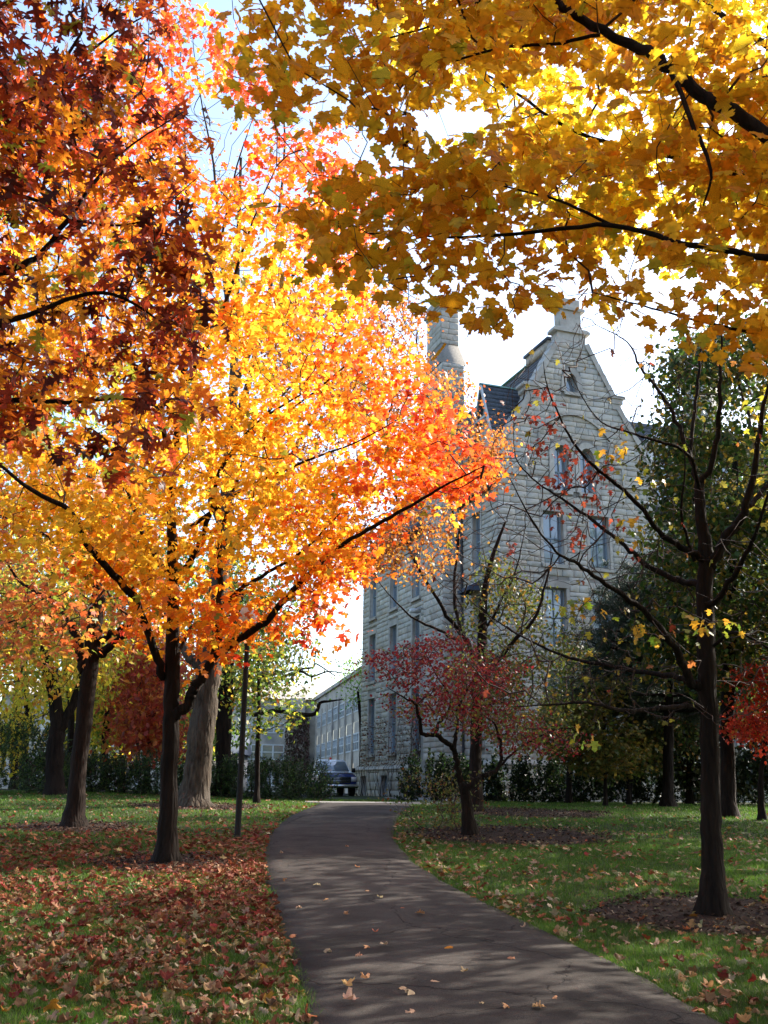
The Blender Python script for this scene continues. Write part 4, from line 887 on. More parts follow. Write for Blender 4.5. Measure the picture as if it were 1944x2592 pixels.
# ---------------------------------------------------------------- the red oak reaching in at the upper corner
b = np.array([-6.4, 6.8, float(ht(-6.4, 6.8))])
ol = [world_limb([(-6.3, 6.8, 3.4, .12), (-4.8, 7.2, 4.6, .09), tuple(W(-150, 700, 7.5))+(.06,), tuple(W(0, 690, 7.6))+(.04,), tuple(W(110, 635, 7.7))+(.025,), tuple(W(230, 470, 7.8))+(.018,), tuple(W(330, 370, 7.9))+(.010,), tuple(W(470, 280, 8))+(.005,)]),
 world_limb([(-6.3, 6.8, 2.8, .10), (-4.9, 7, 3.6, .07), tuple(W(-160, 1010, 7.2))+(.045,), tuple(W(10, 1015, 7.3))+(.025,), tuple(W(200, 1018, 7.4))+(.016,), tuple(W(330, 1010, 7.5))+(.010,), tuple(W(470, 1060, 7.6))+(.005,)]),
 world_limb([(-6.3, 6.9, 4.2, .10), (-5.2, 7.6, 6.0, .08), tuple(W(-120, 330, 8.4))+(.05,), tuple(W(80, 260, 8.5))+(.03,), tuple(W(240, 120, 8.6))+(.015,), tuple(W(400, 20, 8.7))+(.006,)]),
 world_limb([(-6.3, 6.8, 3.0, .09), (-4.9, 7.2, 4.2, .06), tuple(W(-150, 880, 6.9))+(.04,), tuple(W(60, 800, 7))+(.02,), tuple(W(260, 740, 7.1))+(.014,), tuple(W(420, 820, 7.2))+(.006,)]),
 world_limb([tuple(W(-100, 560, 7.6))+(.04,), tuple(W(60, 500, 7.9))+(.02,), tuple(W(200, 560, 8.1))+(.014,), tuple(W(360, 560, 8.3))+(.009,), tuple(W(500, 450, 8.5))+(.004,)])]
tr1 = world_limb([(-6.4, 6.8, b[2], .3), (-6.35, 6.8, 2, .25), (-6.3, 6.85, 4, .2), (-6.2, 7, 7, .13), (-6.1, 7.2, 10, .05)])
OP = [(-300, -200), (430, -200), (420, 60), (370, 200), (350, 260), (420, 235), (535, 225), (530, 380), (460, 400), (420, 440), (500, 480), (520, 640), (470, 660), (520, 760), (510, 880), (470, 900), (530, 1000), (520, 1060), (440, 1060), (450, 1230), (340, 1240), (300, 1170), (190, 1190), (60, 1100), (-300, 1150)]
tips = sample_crown(OP, 7.7, 1.2, 330, [[(0, 60), (100, 40), (110, 130), (0, 160)], [(180, 1060), (280, 1050), (280, 1120), (200, 1120)], [(60, 760), (160, 740), (160, 800), (80, 820)]], rounded=False, clump=.75)
o_ = rng.normal(size=(420, 3)); o_ /= np.linalg.norm(o_, axis=1)[:, None]; o_ = np.concatenate([np.array([-6.8, 7, 6.5])+o_[:200]*np.array([2.6, 3.0, 3.0]), np.array([-4.2, 2.5, 8.4])+o_[200:]*np.array([3.6, 4.2, 1.5])])+rng.normal(0, .35, (420, 3))  # second cluster is unseen crown added overhead to block sky light
x, y, z = projn(o_); o_ = o_[~((z > 0) & (x > -60) & (x < 1990) & (y < 2600) & (y > -50))]; nt_ = len(tips); tips = np.concatenate([tips, o_])
T = tree('oak_tree', b, 'dark red oak leaning in above the lawn with deeply lobed glossy leaves', 'tree', [tr1], ol, tips, r0=.0022, maxr=.014)
P = np.concatenate([spray(tips[:nt_], 10, .15, .9), spray(tips[nt_:], 10, .4, .7)]); n = len(P); x, y, z = projn(P); t = np.clip((y-150)/700, 0, 1)
col = pal([(.17, .022, .012), (.30, .045, .013), (.50, .12, .015), (.68, .24, .02), (.30, .30, .03), (.07, .014, .010)], [4, 4, 4, 2.8, 1.2, 3.6], n, .15)
ok = (z < .5) | inpoly(x, y, OP) | (x < -10) | (y < -10) | (rng.random(n) < .15); P = P[ok]; col = col[ok]; n = len(P)
crown(T, b, OAK, P, leaf_frames(n, (-10, 80), 38), rng.uniform(.14, .23, n), col, single='oak_leaf_full')

# ---------------------------------------------------------------- the nearly bare tree on the lawn at the other side of the path
b = G(1806, 2320); D = 13.0
rt_tr = [(1806, 2320, D, .19), (1802, 2150, D, .165), (1799, 2000, D, .155), (1796, 1850, D, .15), (1790, 1700, D, .15), (1786, 1596, D, .145), (1784, 1487, D, .14), (1790, 1415, D, .13), (1778, 1340, D, .10), (1773, 1290, D, .095), (1770, 1225, D, .085)]
rl = [
 [(1768, 1234, D, .06), (1743, 1144, D+.2, .05), (1703, 1046, D+.3, .043), (1667, 988, D+.4, .036), (1620, 927, D+.5, .026), (1587, 865, D+.6, .016), (1508, 822, D+.7, .007)],
 [(1774, 1240, D, .055), (1812, 1125, D-.2, .048), (1822, 1017, D-.4, .038), (1824, 919, D-.5, .026), (1830, 800, D-.6, .014)],
 [(1746, 1147, D+.2, .038), (1761, 1017, D+.4, .032), (1770, 930, D+.5, .026), (1776, 860, D+.6, .014)],
 [(1792, 1440, D, .10), (1812, 1410, D-.1, .095), (1850, 1345, D-.2, .085), (1884, 1299, D-.3, .07), (1905, 1220, D-.4, .06), (1922, 1100, D-.5, .045), (1944, 980, D-.6, .03), (1990, 840, D-.7, .015)],
 [(1884, 1299, D-.3, .05), (1930, 1240, D-.1, .045), (2000, 1160, D+.2, .03), (2080, 1000, D+.3, .015)],
 [(1784, 1420, D, .07), (1740, 1390, D-.2, .06), (1667, 1346, D-.5, .048), (1595, 1256, D-.8, .038), (1515, 1190, D-1.1, .03), (1450, 1118, D-1.3, .022), (1399, 1015, D-1.5, .015), (1381, 961, D-1.6, .010), (1376, 915, D-1.7, .005)],
 [(1784, 1480, D, .075), (1718, 1469, D+.3, .062), (1631, 1429, D+.5, .05), (1595, 1393, D+.6, .042), (1515, 1328, D+.8, .034), (1440, 1275, D+1, .026), (1360, 1220, D+1.2, .018), (1306, 1160, D+1.3, .011), (1300, 1060, D+1.4, .005)],
 [(1770, 1740, D, .09), (1748, 1720, D-.1, .08), (1710, 1642, D-.4, .062), (1630, 1547, D-.9, .05), (1535, 1480, D-1.4, .038), (1464, 1428, D-1.8, .028), (1407, 1395, D-2.1, .02), (1345, 1314, D-2.4, .013), (1290, 1210, D-2.6, .006)],
 [(1768, 1735, D, .06), (1700, 1712, D+.3, .05), (1582, 1694, D+.7, .04), (1440, 1665, D+1.1, .028), (1345, 1623, D+1.4, .02), (1278, 1585, D+1.6, .014), (1190, 1520, D+1.8, .009), (1120, 1440, D+2, .004)],
 [(1768, 1790, D, .05), (1690, 1792, D-.3, .042), (1582, 1798, D-.7, .033), (1487, 1779, D-1, .024), (1392, 1784, D-1.2, .015), (1297, 1789, D-1.4, .007)],
 [(1790, 1530, D, .06), (1812, 1515, D-.3, .055), (1867, 1442, D-.8, .042), (1914, 1347, D-1.2, .03), (1960, 1200, D-1.5, .016)],
 [(1775, 1250, D, .035), (1742, 1150, D-.5, .03), (1667, 1118, D-.8, .024), (1595, 1095, D-1, .018), (1522, 1068, D-1.2, .012), (1472, 1002, D-1.4, .008), (1440, 930, D-1.5, .004)],
 [(1758, 1420, D-.1, .03), (1725, 1300, D-.5, .022), (1735, 1180, D-.7, .014), (1728, 1060, D-.8, .006)],
 [(1800, 1640, D, .03), (1860, 1600, D-.4, .024), (1944, 1640, D-.8, .016), (2010, 1680, D-1, .008)]]
BP = [(1270, 1000), (1330, 900), (1480, 790), (1600, 800), (1700, 860), (2050, 800), (2100, 1500), (2000, 1780), (1800, 1850), (1400, 1840), (1250, 1800), (1100, 1560), (1080, 1400), (1200, 1300)]
tips = sample_crown(BP, D, 2.2, 1700, rounded=True)
rl = [[(p[0], p[1], p[2], p[3]*.74) for p in L_] for L_ in rl]
rt_tr = [(p[0], p[1], p[2], p[3]*.80) for p in rt_tr]
T = tree('maple_tree', b, 'nearly bare maple with dark straight trunk on the lawn across the path', 'tree', [rt_tr], rl, tips, bark='bark', r0=.0026, maxr=.012, kpath=.35)
cl_ = np.array([W(x, y, d) for x, y, d in [(1378, 1000, 11.6), (1395, 1040, 11.6), (1340, 1065, 11.5), (1385, 1075, 11.6), (1345, 1130, 11.8), (1370, 1135, 11.8), (1440, 1145, 11.9), (1430, 1180, 11.9), (1490, 1200, 12), (1480, 1230, 12), (1420, 1210, 12), (1405, 1225, 12), (1500, 1255, 12), (1495, 1180, 12), (1545, 1190, 12.2), (1530, 1225, 12.2), (1405, 1280, 14), (1400, 1300, 14), (1450, 1340, 14), (1470, 1355, 14), (1540, 1320, 14), (1510, 1300, 14), (1460, 1365, 13.9), (1600, 1400, 13.6), (1440, 1290, 14.2), (1300, 1385, 14)]])
bT, cl2 = b, np.array([W(x, y, d) for x, y, d in [(1545, 1125, 12), (1570, 1145, 12), (1620, 1370, 12.4), (1590, 1330, 12.4), (1440, 1520, 11.4), (1470, 1530, 11.4), (1480, 1550, 11.2), (1630, 1600, 12.2), (1640, 1620, 12.2), (1760, 1560, 11.5), (1770, 1600, 11.5), (1850, 1580, 11.8), (1470, 1860, 12), (1650, 1210, 13)]])
P = spray(cl_, 9, .075, 1.2); n = len(P); c1 = pal([(.20, .035, .02), (.30, .06, .03), (.14, .03, .02)], [3, 2, 2], n)
P2 = spray(cl2, 8, .10, .8); n2 = len(P2); c2 = pal([(.62, .36, .03), (.25, .27, .03), (.5, .28, .03), (.14, .2, .02)], [1.5, 3, 1.5, 2], n2)
P3 = tips[rng.random(len(tips)) < .10]; n3 = len(P3); c3 = pal([(.22, .2, .03), (.3, .12, .03), (.2, .04, .02)], [3, 1, 1], n3)
Pa = np.concatenate([P, P2, P3]); sz = np.concatenate([rng.uniform(.06, .10, n), rng.uniform(.08, .13, n2), rng.uniform(.06, .11, n3)])
crown(T, bT, MAPLE_MID, Pa, leaf_frames(len(Pa), (20, 85), 40), sz, np.concatenate([c1, c2, c3]), single='maple_leaf_mid')

# ---------------------------------------------------------------- tree with the broken bough, behind the orange maple
b = G(185, 2096); D = 23.2
t_ = [(185, 2096, D, .27), (196, 1980, D, .23), (215, 1800, D, .225), (232, 1650, D, .22), (244, 1540, D, .21), (250, 1490, D, .17), (246, 1400, D, .13), (230, 1300, D, .1), (225, 1100, D+.3, .06)]
l_ = [[(215, 1700, D, .13), (205, 1660, D, .12), (190, 1600, D+.2, .09), (150, 1530, D+.5, .07), (60, 1480, D+1, .04), (0, 1400, D+1.3, .02)], [(252, 1660, D, .10), (275, 1640, D-.2, .09), (310, 1612, D-.4, .075), (330, 1600, D-.5, .05)],
 [(256, 1625, D, .08), (290, 1600, D-.3, .06), (350, 1570, D-.8, .045), (420, 1560, D-1.2, .02)], [(238, 1490, D, .1), (200, 1440, D-.3, .08), (150, 1380, D-.6, .06), (60, 1330, D-1, .03), (-40, 1290, D-1.4, .015)], [(258, 1500, D, .07), (300, 1420, D+.4, .05), (350, 1300, D+.8, .03)]]
tp = sample_crown([(-120, 1250), (200, 1150), (420, 1300), (420, 1600), (330, 1680), (300, 1640), (200, 1680), (60, 1660), (-120, 1700)], D, 3.5, 420, rounded=True, clump=1.6)
t_ = [(p[0], p[1], p[2], p[3]*.82) for p in t_]
T = tree('maple_tree', b, 'dark trunked tree with broken pale bough and rusty leaves on leaf strewn lawn', 'tree', [t_], l_, tp, bark='bark_red', r0=.005, maxr=.03, flare=1.5)
P = spray(tp, 14, .32, .6); n = len(P); crown(T, b, MAPLE_LO, P, leaf_frames(n, (10, 75), 30), rng.uniform(.10, .17, n), pal([(.62, .20, .06), (.5, .12, .03), (.6, .3, .04), (.16, .2, .03)], [4, 2, 2, 1.5], n))

# ---------------------------------------------------------------- big pale trunked elm
b = G(490, 2048); D = 30.7
t_ = [(490, 2048, D, .52), (497, 1960, D, .44), (508, 1860, D, .42), (522, 1740, D, .41), (535, 1660, D, .40), (548, 1560, D, .36), (560, 1420, D, .3), (575, 1250, D, .24), (590, 1000, D, .17), (600, 700, D, .1), (610, 400, D, .05)]
l_ = [[(520, 1690, D, .2), (490, 1660, D, .16), (440, 1600, D+.4, .12), (380, 1480, D+.8, .08), (300, 1300, D+1, .04)], [(560, 1430, D, .16), (640, 1300, D-.6, .12), (740, 1150, D-1, .08), (820, 980, D-1.2, .05), (860, 800, D-1.3, .02)],
 [(565, 1350, D, .16), (520, 1150, D+.7, .11), (480, 900, D+1, .07), (450, 600, D+1, .04), (440, 300, D+1, .02), (430, 60, D+1, .01)], [(585, 1100, D, .13), (660, 850, D+.5, .09), (700, 600, D+.7, .06), (720, 350, D+.8, .035), (700, 150, D+.9, .012)], [(592, 900, D, .1), (560, 650, D-.6, .06), (540, 420, D-.8, .04), (500, 200, D-.8, .02), (480, 20, D-.8, .008)],
 [(590, 980, D, .1), (700, 760, D-.3, .06), (840, 560, D-.6, .04), (930, 360, D-.8, .015)]]
tp = sample_crown([(360, -20), (760, 60), (1000, 330), (1000, 800), (880, 1200), (600, 1500), (380, 1400), (250, 1100), (300, 500)], D, 5, 650, rounded=True)
t_ = [(p[0], p[1], p[2], p[3]*.88) for p in t_]
T = tree('elm_tree', b, 'massive pale barked elm trunk sunlit on one side before the yew hedge', 'tree', [t_], l_, tp, bark='bark_pale', r0=.006, maxr=.05, flare=1.35, tsides=20, kpath=.4)
P = spray(tp[:240], 7, .5, .6); n = len(P); crown(T, b, OVAL, P, leaf_frames(n, (0, 75), 35), rng.uniform(.08, .15, n), pal([BRN, (.45, .2, .05), (.5, .3, .06)], [2, 2, 1], n))

# ---------------------------------------------------------------- fine leaved russet tree whose crown hangs before the hall
b = np.array([4.3, 30.2, float(ht(4.3, 30.2))]); D = 30.2
bx = projn(b[None])[0][0]
t_ = [(1203, projn(b[None])[1][0], D, .19), (1204, 1950, D, .165), (1206, 1850, D, .16), (1210, 1740, D, .15), (1220, 1640, D, .14), (1222, 1560, D, .12), (1230, 1480, D, .09), (1250, 1400, D, .06), (1280, 1320, D, .03)]
b = W(1203, t_[0][1], D)
l_ = [[(1208, 1760, D, .1), (1235, 1700, D, .085), (1285, 1640, D-.4, .07), (1350, 1570, D-.8, .05), (1380, 1480, D-1, .035), (1400, 1400, D-1.2, .015)], [(1212, 1700, D, .09), (1190, 1640, D+.3, .075), (1165, 1590, D+.6, .06), (1150, 1500, D+.8, .05), (1160, 1380, D+1, .035), (1170, 1250, D+1, .02)],
 [(1160, 1620, D+.3, .05), (1100, 1590, D, .04), (1040, 1560, D-.4, .03), (980, 1500, D-.8, .015)], [(1180, 1620, D, .08), (1120, 1540, D-.6, .055), (1040, 1400, D-1.2, .04), (1000, 1250, D-1.6, .03), (980, 1100, D-1.8, .02)], [(1160, 1400, D+1, .04), (1130, 1200, D+1, .03), (1080, 1000, D+1, .02), (1050, 850, D+1, .01)],
 [(1225, 1600, D, .05), (1270, 1520, D+.3, .04), (1310, 1430, D+.5, .025), (1330, 1330, D+.5, .01)]]
RP = [(760, 700), (900, 640), (990, 660), (1030, 760), (1080, 900), (1160, 950), (1210, 970), (1200, 1040), (1290, 1070), (1280, 1180), (1240, 1260), (1130, 1300), (1150, 1390), (1100, 1460), (960, 1440), (880, 1500), (780, 1480), (700, 1400), (650, 1200), (650, 850)]
tp = sample_crown(RP, D-1, 2.6, 700, [[(1105, 740), (1190, 720), (1190, 900), (1140, 900)], [(1180, 1080), (1180, 1180), (1140, 1180), (1120, 1100)]], clump=1.3)
tpb = sample_crown([(1080, 1600), (1120, 1350), (1250, 1280), (1400, 1380), (1420, 1550), (1300, 1700)], D, 1.8, 200)
T = tree('locust_tree', b, 'slim tree with fine russet foliage hanging in front of the stone chimney', 'tree', [t_], l_, np.concatenate([tp, tpb]), bark='bark_red', r0=.005, maxr=.03, kpath=.4)
P = spray(tp, 34, .28, .7); n = len(P); crown(T, b, OVAL, P, leaf_frames(n, (0, 80), 40), rng.uniform(.08, .15, n), pal([(.40, .13, .03), (.55, .22, .03), (.28, .08, .03), (.62, .32, .05)], [4, 3, 2, 1.5], n))
tg = sample_crown([(1130, 1780), (1180, 1560), (1240, 1400), (1330, 1480), (1430, 1560), (1500, 1700), (1440, 1850), (1250, 1880)], D+.5, 2.2, 330, clump=1.2)
P = spray(tg, 18, .26, .7); n = len(P); crown(T, b, OVAL, P, leaf_frames(n, (0, 80), 40), rng.uniform(.09, .15, n), pal([(.09, .10, .02), (.06, .08, .018), (.22, .13, .025)], [3, 3, 1.5], n))
# ---------------------------------------------------------------- the red dogwood and its many stems
b = G(1190, 2118); D = float(b[1])
t_ = [(1190, 2118, D, .15), (1184, 2050, D, .12), (1178, 2010, D, .11), (1172, 1990, D, .10)]
l_ = [[(1172, 1995, D, .075), (1160, 1960, D, .065), (1152, 1920, D-.1, .058), (1150, 1895, D-.1, .055), (1120, 1872, D-.4, .05), (1100, 1860, D-.6, .046), (1068, 1856, D-.8, .04), (1062, 1820, D-.9, .035), (1050, 1780, D-1, .028), (1030, 1770, D-1.2, .018), (980, 1740, D-1.5, .008)],
 [(1105, 1860, D-.5, .035), (1108, 1835, D-.3, .03), (1125, 1815, D, .025), (1140, 1770, D+.2, .02), (1100, 1700, D+.3, .014), (1060, 1620, D+.4, .007)],
 [(1176, 2000, D, .075), (1200, 1980, D, .06), (1225, 1965, D+.2, .052), (1262, 1945, D+.4, .045), (1268, 1900, D+.5, .035), (1262, 1860, D+.5, .03), (1250, 1830, D+.4, .022), (1220, 1810, D+.3, .015)],
 [(1262, 1940, D+.4, .03), (1320, 1890, D+.7, .024), (1400, 1850, D+1, .016), (1480, 1840, D+1.2, .007)], [(1150, 1895, D, .045), (1158, 1840, D+.3, .038), (1160, 1790, D+.5, .03), (1200, 1720, D+.7, .02), (1260, 1660, D+.8, .009)],
 [(1145, 1800, D+.2, .025), (1190, 1790, D-.2, .02), (1260, 1780, D-.5, .014), (1330, 1770, D-.7, .007)]]
DP = [(900, 1700), (960, 1640), (1040, 1630), (1120, 1600), (1250, 1660), (1340, 1660), (1300, 1780), (1400, 1820), (1470, 1860), (1500, 1900), (1330, 1910), (1200, 1860), (1060, 1830), (1000, 1800), (920, 1760)]
tp = sample_crown(DP, D, 1.9, 520, clump=.9)
T = tree('dogwood_tree', b, 'small spreading dogwood with dusky red leaves and several crooked stems', 'tree', [t_], l_, tp, r0=.003, maxr=.018, flare=1.3)
P = spray(tp, 12, .19, .45); n = len(P); x, y, z = projn(P); q = rng.random(n) < np.clip((y-1700)/260, .08, .45)
col = pal([(.20, .02, .022), (.28, .028, .028), (.13, .016, .016), (.34, .09, .04)], [4, 3, 2, 1], n); col[q] = pal([(.14, .15, .03), (.24, .16, .03)], [2, 1], q.sum())
crown(T, b, OVAL, P, leaf_frames(n, (5, 65), 30), rng.uniform(.055, .095, n), col)
# suckers at its foot
b2 = G(1105, 2105); T = thing('shrub', tuple(b2), 'low sprouting shrub of sparse yellowing leaves at the foot of the dogwood', 'shrub')
tp = np.array(b2)+np.stack([rng.normal(.1, .5, 150), rng.normal(.2, .35, 150), rng.uniform(.1, 1.25, 150)], 1)
m = MB(); twig_mesh(m, grow([np.array([b2+[.0, 0, 0], b2+[.3, .1, 0], b2+[.5, .1, 0]])], tp, .4), .003, 4, .012); link('stems', m.mesh('stems', b2), M['twig'], T, kind='stuff')
P = spray(tp, 6, .12, .7); n = len(P); crown(T, b2, OVAL, P, leaf_frames(n, (0, 70), 35), rng.uniform(.05, .09, n), pal([(.10, .12, .03), (.2, .15, .03), (.14, .06, .02)], [3, 1, 1], n), name='foliage')

def easy(name, label, cat, base_px, depth, trunk, poly, dd, ntip, per, rad, size, cols, wts, tmpl=DIA, bark='bark', bare=(), clump=1.5, group=None, mat='leaf', drop=(0, 75), holes=(), rounded=True, r0=.008, tr_r=.14, dz=0, extra=None, maxr=.06, flare=1.4):
    x0, y0 = base_px; P0 = W(x0, y0, depth); P0[2] = float(ht(P0[0], P0[1])); _, yb, _ = projn(P0[None]); yb = yb[0]
    tr = [(x0, yb, depth, tr_r)]+[(a, c, depth+(d[0] if d else 0), tr_r*s) for a, c, s, *d in trunk]
    tp = sample_crown(poly, depth+dz, dd, ntip, holes, clump=clump, rounded=rounded)
    T = tree(name, P0, label, cat, [tr]+[[(a, c, depth+e, r) for a, c, e, r in s] for s in bare], [], tp, bark=bark, r0=r0, maxr=maxr, group=group, tsides=8, flare=flare, twigsides=3)
    P = spray(tp, int(per*1.5), rad, .65); n = len(P); crown(T, P0, tmpl, P, leaf_frames(n, drop, 35), rng.uniform(size*1.0, size*1.7, n), pal(cols, wts, n, .16), mat=mat); return T
YG = [(.62, .46, .04), (.5, .42, .04), (.25, .32, .04)]
OG = [(.60, .26, .03), (.55, .14, .03), (.5, .34, .04)]
GG = [(.07, .13, .02), (.12, .20, .03), (.24, .27, .04)]
# dark forked tree
easy('maple_tree', 'dark forked tree rising from the yew hedge with amber leaves', 'tree', (140, 1990), 36, [(140, 1900, 1), (146, 1840, .9), (138, 1760, .75), (122, 1700, .7), (118, 1600, .6), (125, 1500, .45), (140, 1400, .3)],
 [(-100, 1400), (300, 1350), (330, 1600), (250, 1720), (60, 1800), (-100, 1800)], 3.5, 300, 14, .4, .15, YG+OG[:1], [3, 3, 1, 2], bare=[[(144, 1870, 0, .2), (165, 1820, 0, .18), (190, 1770, .2, .17), (210, 1700, .3, .15), (230, 1600, .5, .1)]], tr_r=.32)
easy('maple_tree', 'slender trunk close behind the dark forked tree with yellow leaves', 'tree', (176, 1990), 42, [(177, 1900, .9), (180, 1800, .8), (160, 1650, .6), (150, 1500, .4)], [(0, 1350), (330, 1380), (350, 1650), (250, 1800), (60, 1850), (-60, 1700)], 3.5, 260, 12, .45, .16, YG, [3, 3, 2], tr_r=.15)
# tree behind the pale elm, and the sapling
easy('maple_tree', 'shaded tree just behind the pale elm with mottled green and russet leaves', 'tree', (566, 1990), 40, [(566, 1900, .95), (568, 1800, .9), (575, 1700, .8), (590, 1600, .6), (610, 1500, .4)],
 [(470, 1500), (600, 1380), (780, 1480), (840, 1590), (790, 1680), (730, 1760), (660, 1800), (620, 1800), (560, 1880), (480, 1850)], 3.5, 260, 11, .38, .15, GG+OG+YG, [2, 3, 3, 1.5, 1, 1.5, 2, 1], bare=[[(580, 1790, 0, .1), (600, 1740, 0, .09), (640, 1700, -.3, .07)], [(640, 1810, -1, .09), (700, 1800, -1.5, .08), (790, 1810, -2, .075), (810, 1780, -2.2, .06), (835, 1775, -2.3, .04), (870, 1770, -2.4, .02)], [(640, 1750, -1, .07), (720, 1712, -1.5, .06), (760, 1700, -1.8, .05), (790, 1712, -2, .04), (830, 1700, -2.2, .025), (880, 1705, -2.3, .012)], [(640, 1720, -1, .06), (735, 1697, -1.5, .045), (790, 1690, -1.7, .035), (800, 1680, -1.8, .03), (850, 1712, -2, .02)]], tr_r=.33)
easy('maple_sapling', 'young thin tree with yellow green leaves standing behind the lamp post', 'tree', (650, 2000), 34, [(652, 1900, .9), (656, 1800, .8), (655, 1720, .6), (652, 1660, .3)], [(560, 1660), (620, 1610), (760, 1640), (790, 1720), (770, 1790), (720, 1860), (640, 1870), (580, 1800)], 1.7, 130, 7, .26, .09, [(.20, .24, .03), (.45, .36, .04), (.07, .12, .02)], [3, 1.5, 3], tmpl=MAPLE_LO, tr_r=.09, r0=.005)
easy('ash_tree', 'bright green leafy tree beside the far corner of the stone hall', 'tree', (915, 2005), 74, [(915, 1950, .9), (914, 1850, .8), (906, 1750, .5)], [(850, 1680), (890, 1650), (930, 1690), (930, 1790), (880, 1790), (855, 1740)], 2.2, 45, 12, .5, .15, [(.16, .28, .04), (.24, .34, .05), (.10, .2, .03)], [3, 2, 2], tr_r=.18)
# woods beyond the hedge
W_ = [('maple_tree', 'broad yellow maple filling the gap beyond the hedge by the picture edge', (60, 1990), 48, [(-150, 1500), (120, 1480), (230, 1650), (230, 1900), (120, 1950), (-150, 1940)], YG, [4, 3, 1], .2),
 ('maple_tree', 'tall green and gold tree standing behind the broken bough tree', (265, 1990), 52, [(120, 1380), (330, 1350), (420, 1500), (400, 1750), (300, 1880), (180, 1880), (120, 1700)], GG+YG, [2, 3, 3, 1, 1, 1], .2),
 ('maple_tree', 'russet red leaved tree between the two nearer trunks', (372, 1995), 46, [(300, 1650), (360, 1600), (460, 1640), (470, 1800), (440, 1920), (340, 1900), (290, 1800)], [(.45, .09, .04), (.55, .2, .05), (.35, .07, .05)], [3, 2, 2], .14),
 ('maple_tree', 'thin trunked golden tree right above the middle of the hedge', (307, 1995), 60, [(230, 1680), (330, 1650), (400, 1760), (380, 1900), (260, 1920), (210, 1850)], YG+GG[1:2], [4, 3, 1, 1], .16),
 ('maple_tree', 'dark green tree shading the ground behind the elm', (500, 1990), 58, [(380, 1400), (560, 1350), (700, 1450), (720, 1650), (600, 1880), (480, 1900), (400, 1700)], GG, [3, 2, 1], .22),
 ('maple_tree', 'yellow green tree low behind the hedge beside the classroom block', (440, 1995), 66, [(340, 1700), (440, 1660), (560, 1740), (560, 1900), (440, 1930), (360, 1900)], YG+GG, [1, 2, 3, 1, 2, 2], .2)]
for nm, lb, bp, dp, pg, cs, ws, r in W_:
    easy(nm, lb, 'tree', bp, dp, [(bp[0], 1900, .95), (bp[0]+8, 1800, .8), (bp[0]+3, 1700, .6), (bp[0]+12, 1600, .4)], pg, 4, 320, 12, .55, .22, cs, ws, tr_r=r, clump=2.2, r0=.01)
easy('maple_tree', 'tall dim green tree rising behind the orange crown', 'tree', (40, 1990), 62, [(45, 1800, .9), (60, 1500, .7), (80, 1200, .4)], [(-200, 900), (300, 950), (420, 1200), (420, 1500), (100, 1700), (-200, 1700)], 6, 420, 12, .8, .3, GG+YG, [3, 3, 2, 1, 1, 1], tr_r=.35, clump=3)
# ---------------------------------------------------------------- trees beside the hall
easy('ash_tree', 'tall green and yellow leaved tree behind the bare maple, hiding the hall wing', 'tree', (1842, 2040), 29.5, [(1843, 1950, .9), (1840, 1850, .85), (1845, 1700, .8), (1850, 1500, .65), (1858, 1300, .5), (1862, 1100, .3)],
 [(1700, 900), (1760, 850), (1850, 830), (2060, 760), (2120, 1300), (2080, 1700), (1950, 1780), (1800, 1740), (1660, 1700), (1640, 1500), (1680, 1300), (1640, 1180), (1690, 1020)], 4.2, 1100, 19, .40, .13, [(.022, .045, .009), (.045, .08, .013), (.10, .10, .018), (.24, .16, .02)], [3, 4, 3, 1.3], tmpl=OVAL, tr_r=.24, clump=1.7, holes=[[(1880, 1030), (1944, 1010), (1944, 1090), (1890, 1080)], [(1760, 950), (1800, 950), (1800, 1000), (1770, 990)]])
easy('dogwood_tree', 'scarlet leaved dogwood spreading beyond the bare maple trunk', 'tree', (1930, 2050), 28, [(1925, 1980, .8), (1935, 1900, .6), (1950, 1800, .4)], [(1830, 1720), (1900, 1690), (2120, 1680), (2150, 1880), (1950, 1900), (1850, 1850), (1840, 1780)], 1.8, 260, 16, .2, .09, [(.62, .07, .03), (.5, .05, .03), (.5, .2, .04)], [3, 3, 1], tmpl=OVAL, tr_r=.1, clump=1, r0=.004)
easy('maple_sapling', 'thin young tree with olive and amber leaves on the shaded lawn', 'tree', (1532, 2042), 36, [(1532, 1950, .9), (1530, 1850, .8), (1528, 1780, .5)], [(1340, 1880), (1380, 1800), (1450, 1730), (1600, 1720), (1680, 1780), (1650, 1880), (1600, 1960), (1480, 1950)], 2.6, 330, 16, .28, .10, [(.11, .10, .02), (.18, .12, .02), (.06, .08, .015)], [3, 2, 2], tmpl=MAPLE_LO, tr_r=.07, r0=.005)
easy('magnolia_shrub', 'dark multi stemmed shrub standing against the hall plinth', 'shrub', (1592, 2030), 39, [(1588, 1960, .8), (1570, 1900, .6), (1590, 1840, .4)], [(1550, 1850), (1650, 1800), (1780, 1820), (1790, 1950), (1700, 1990), (1600, 1930)], 2, 240, 16, .28, .11, [(.04, .06, .02), (.07, .09, .02), (.2, .1, .03)], [3, 3, 1], tmpl=OVAL, tr_r=.09, bare=[[(1596, 2025, 0, .06), (1600, 1970, .2, .05), (1625, 1900, .4, .04), (1640, 1820, .4, .02)]])
easy('maple_tree', 'olive leaved tree filling the space before the hall front under the pine', 'tree', (1440, 2030), 40, [(1442, 1950, .9), (1445, 1850, .8), (1450, 1700, .5)], [(1380, 1720), (1450, 1640), (1560, 1660), (1640, 1730), (1620, 1850), (1500, 1900), (1400, 1860)], 2.2, 260, 15, .32, .11, [(.05, .07, .014), (.09, .10, .02), (.16, .10, .02)], [3, 2, 1], tmpl=OVAL, tr_r=.12)
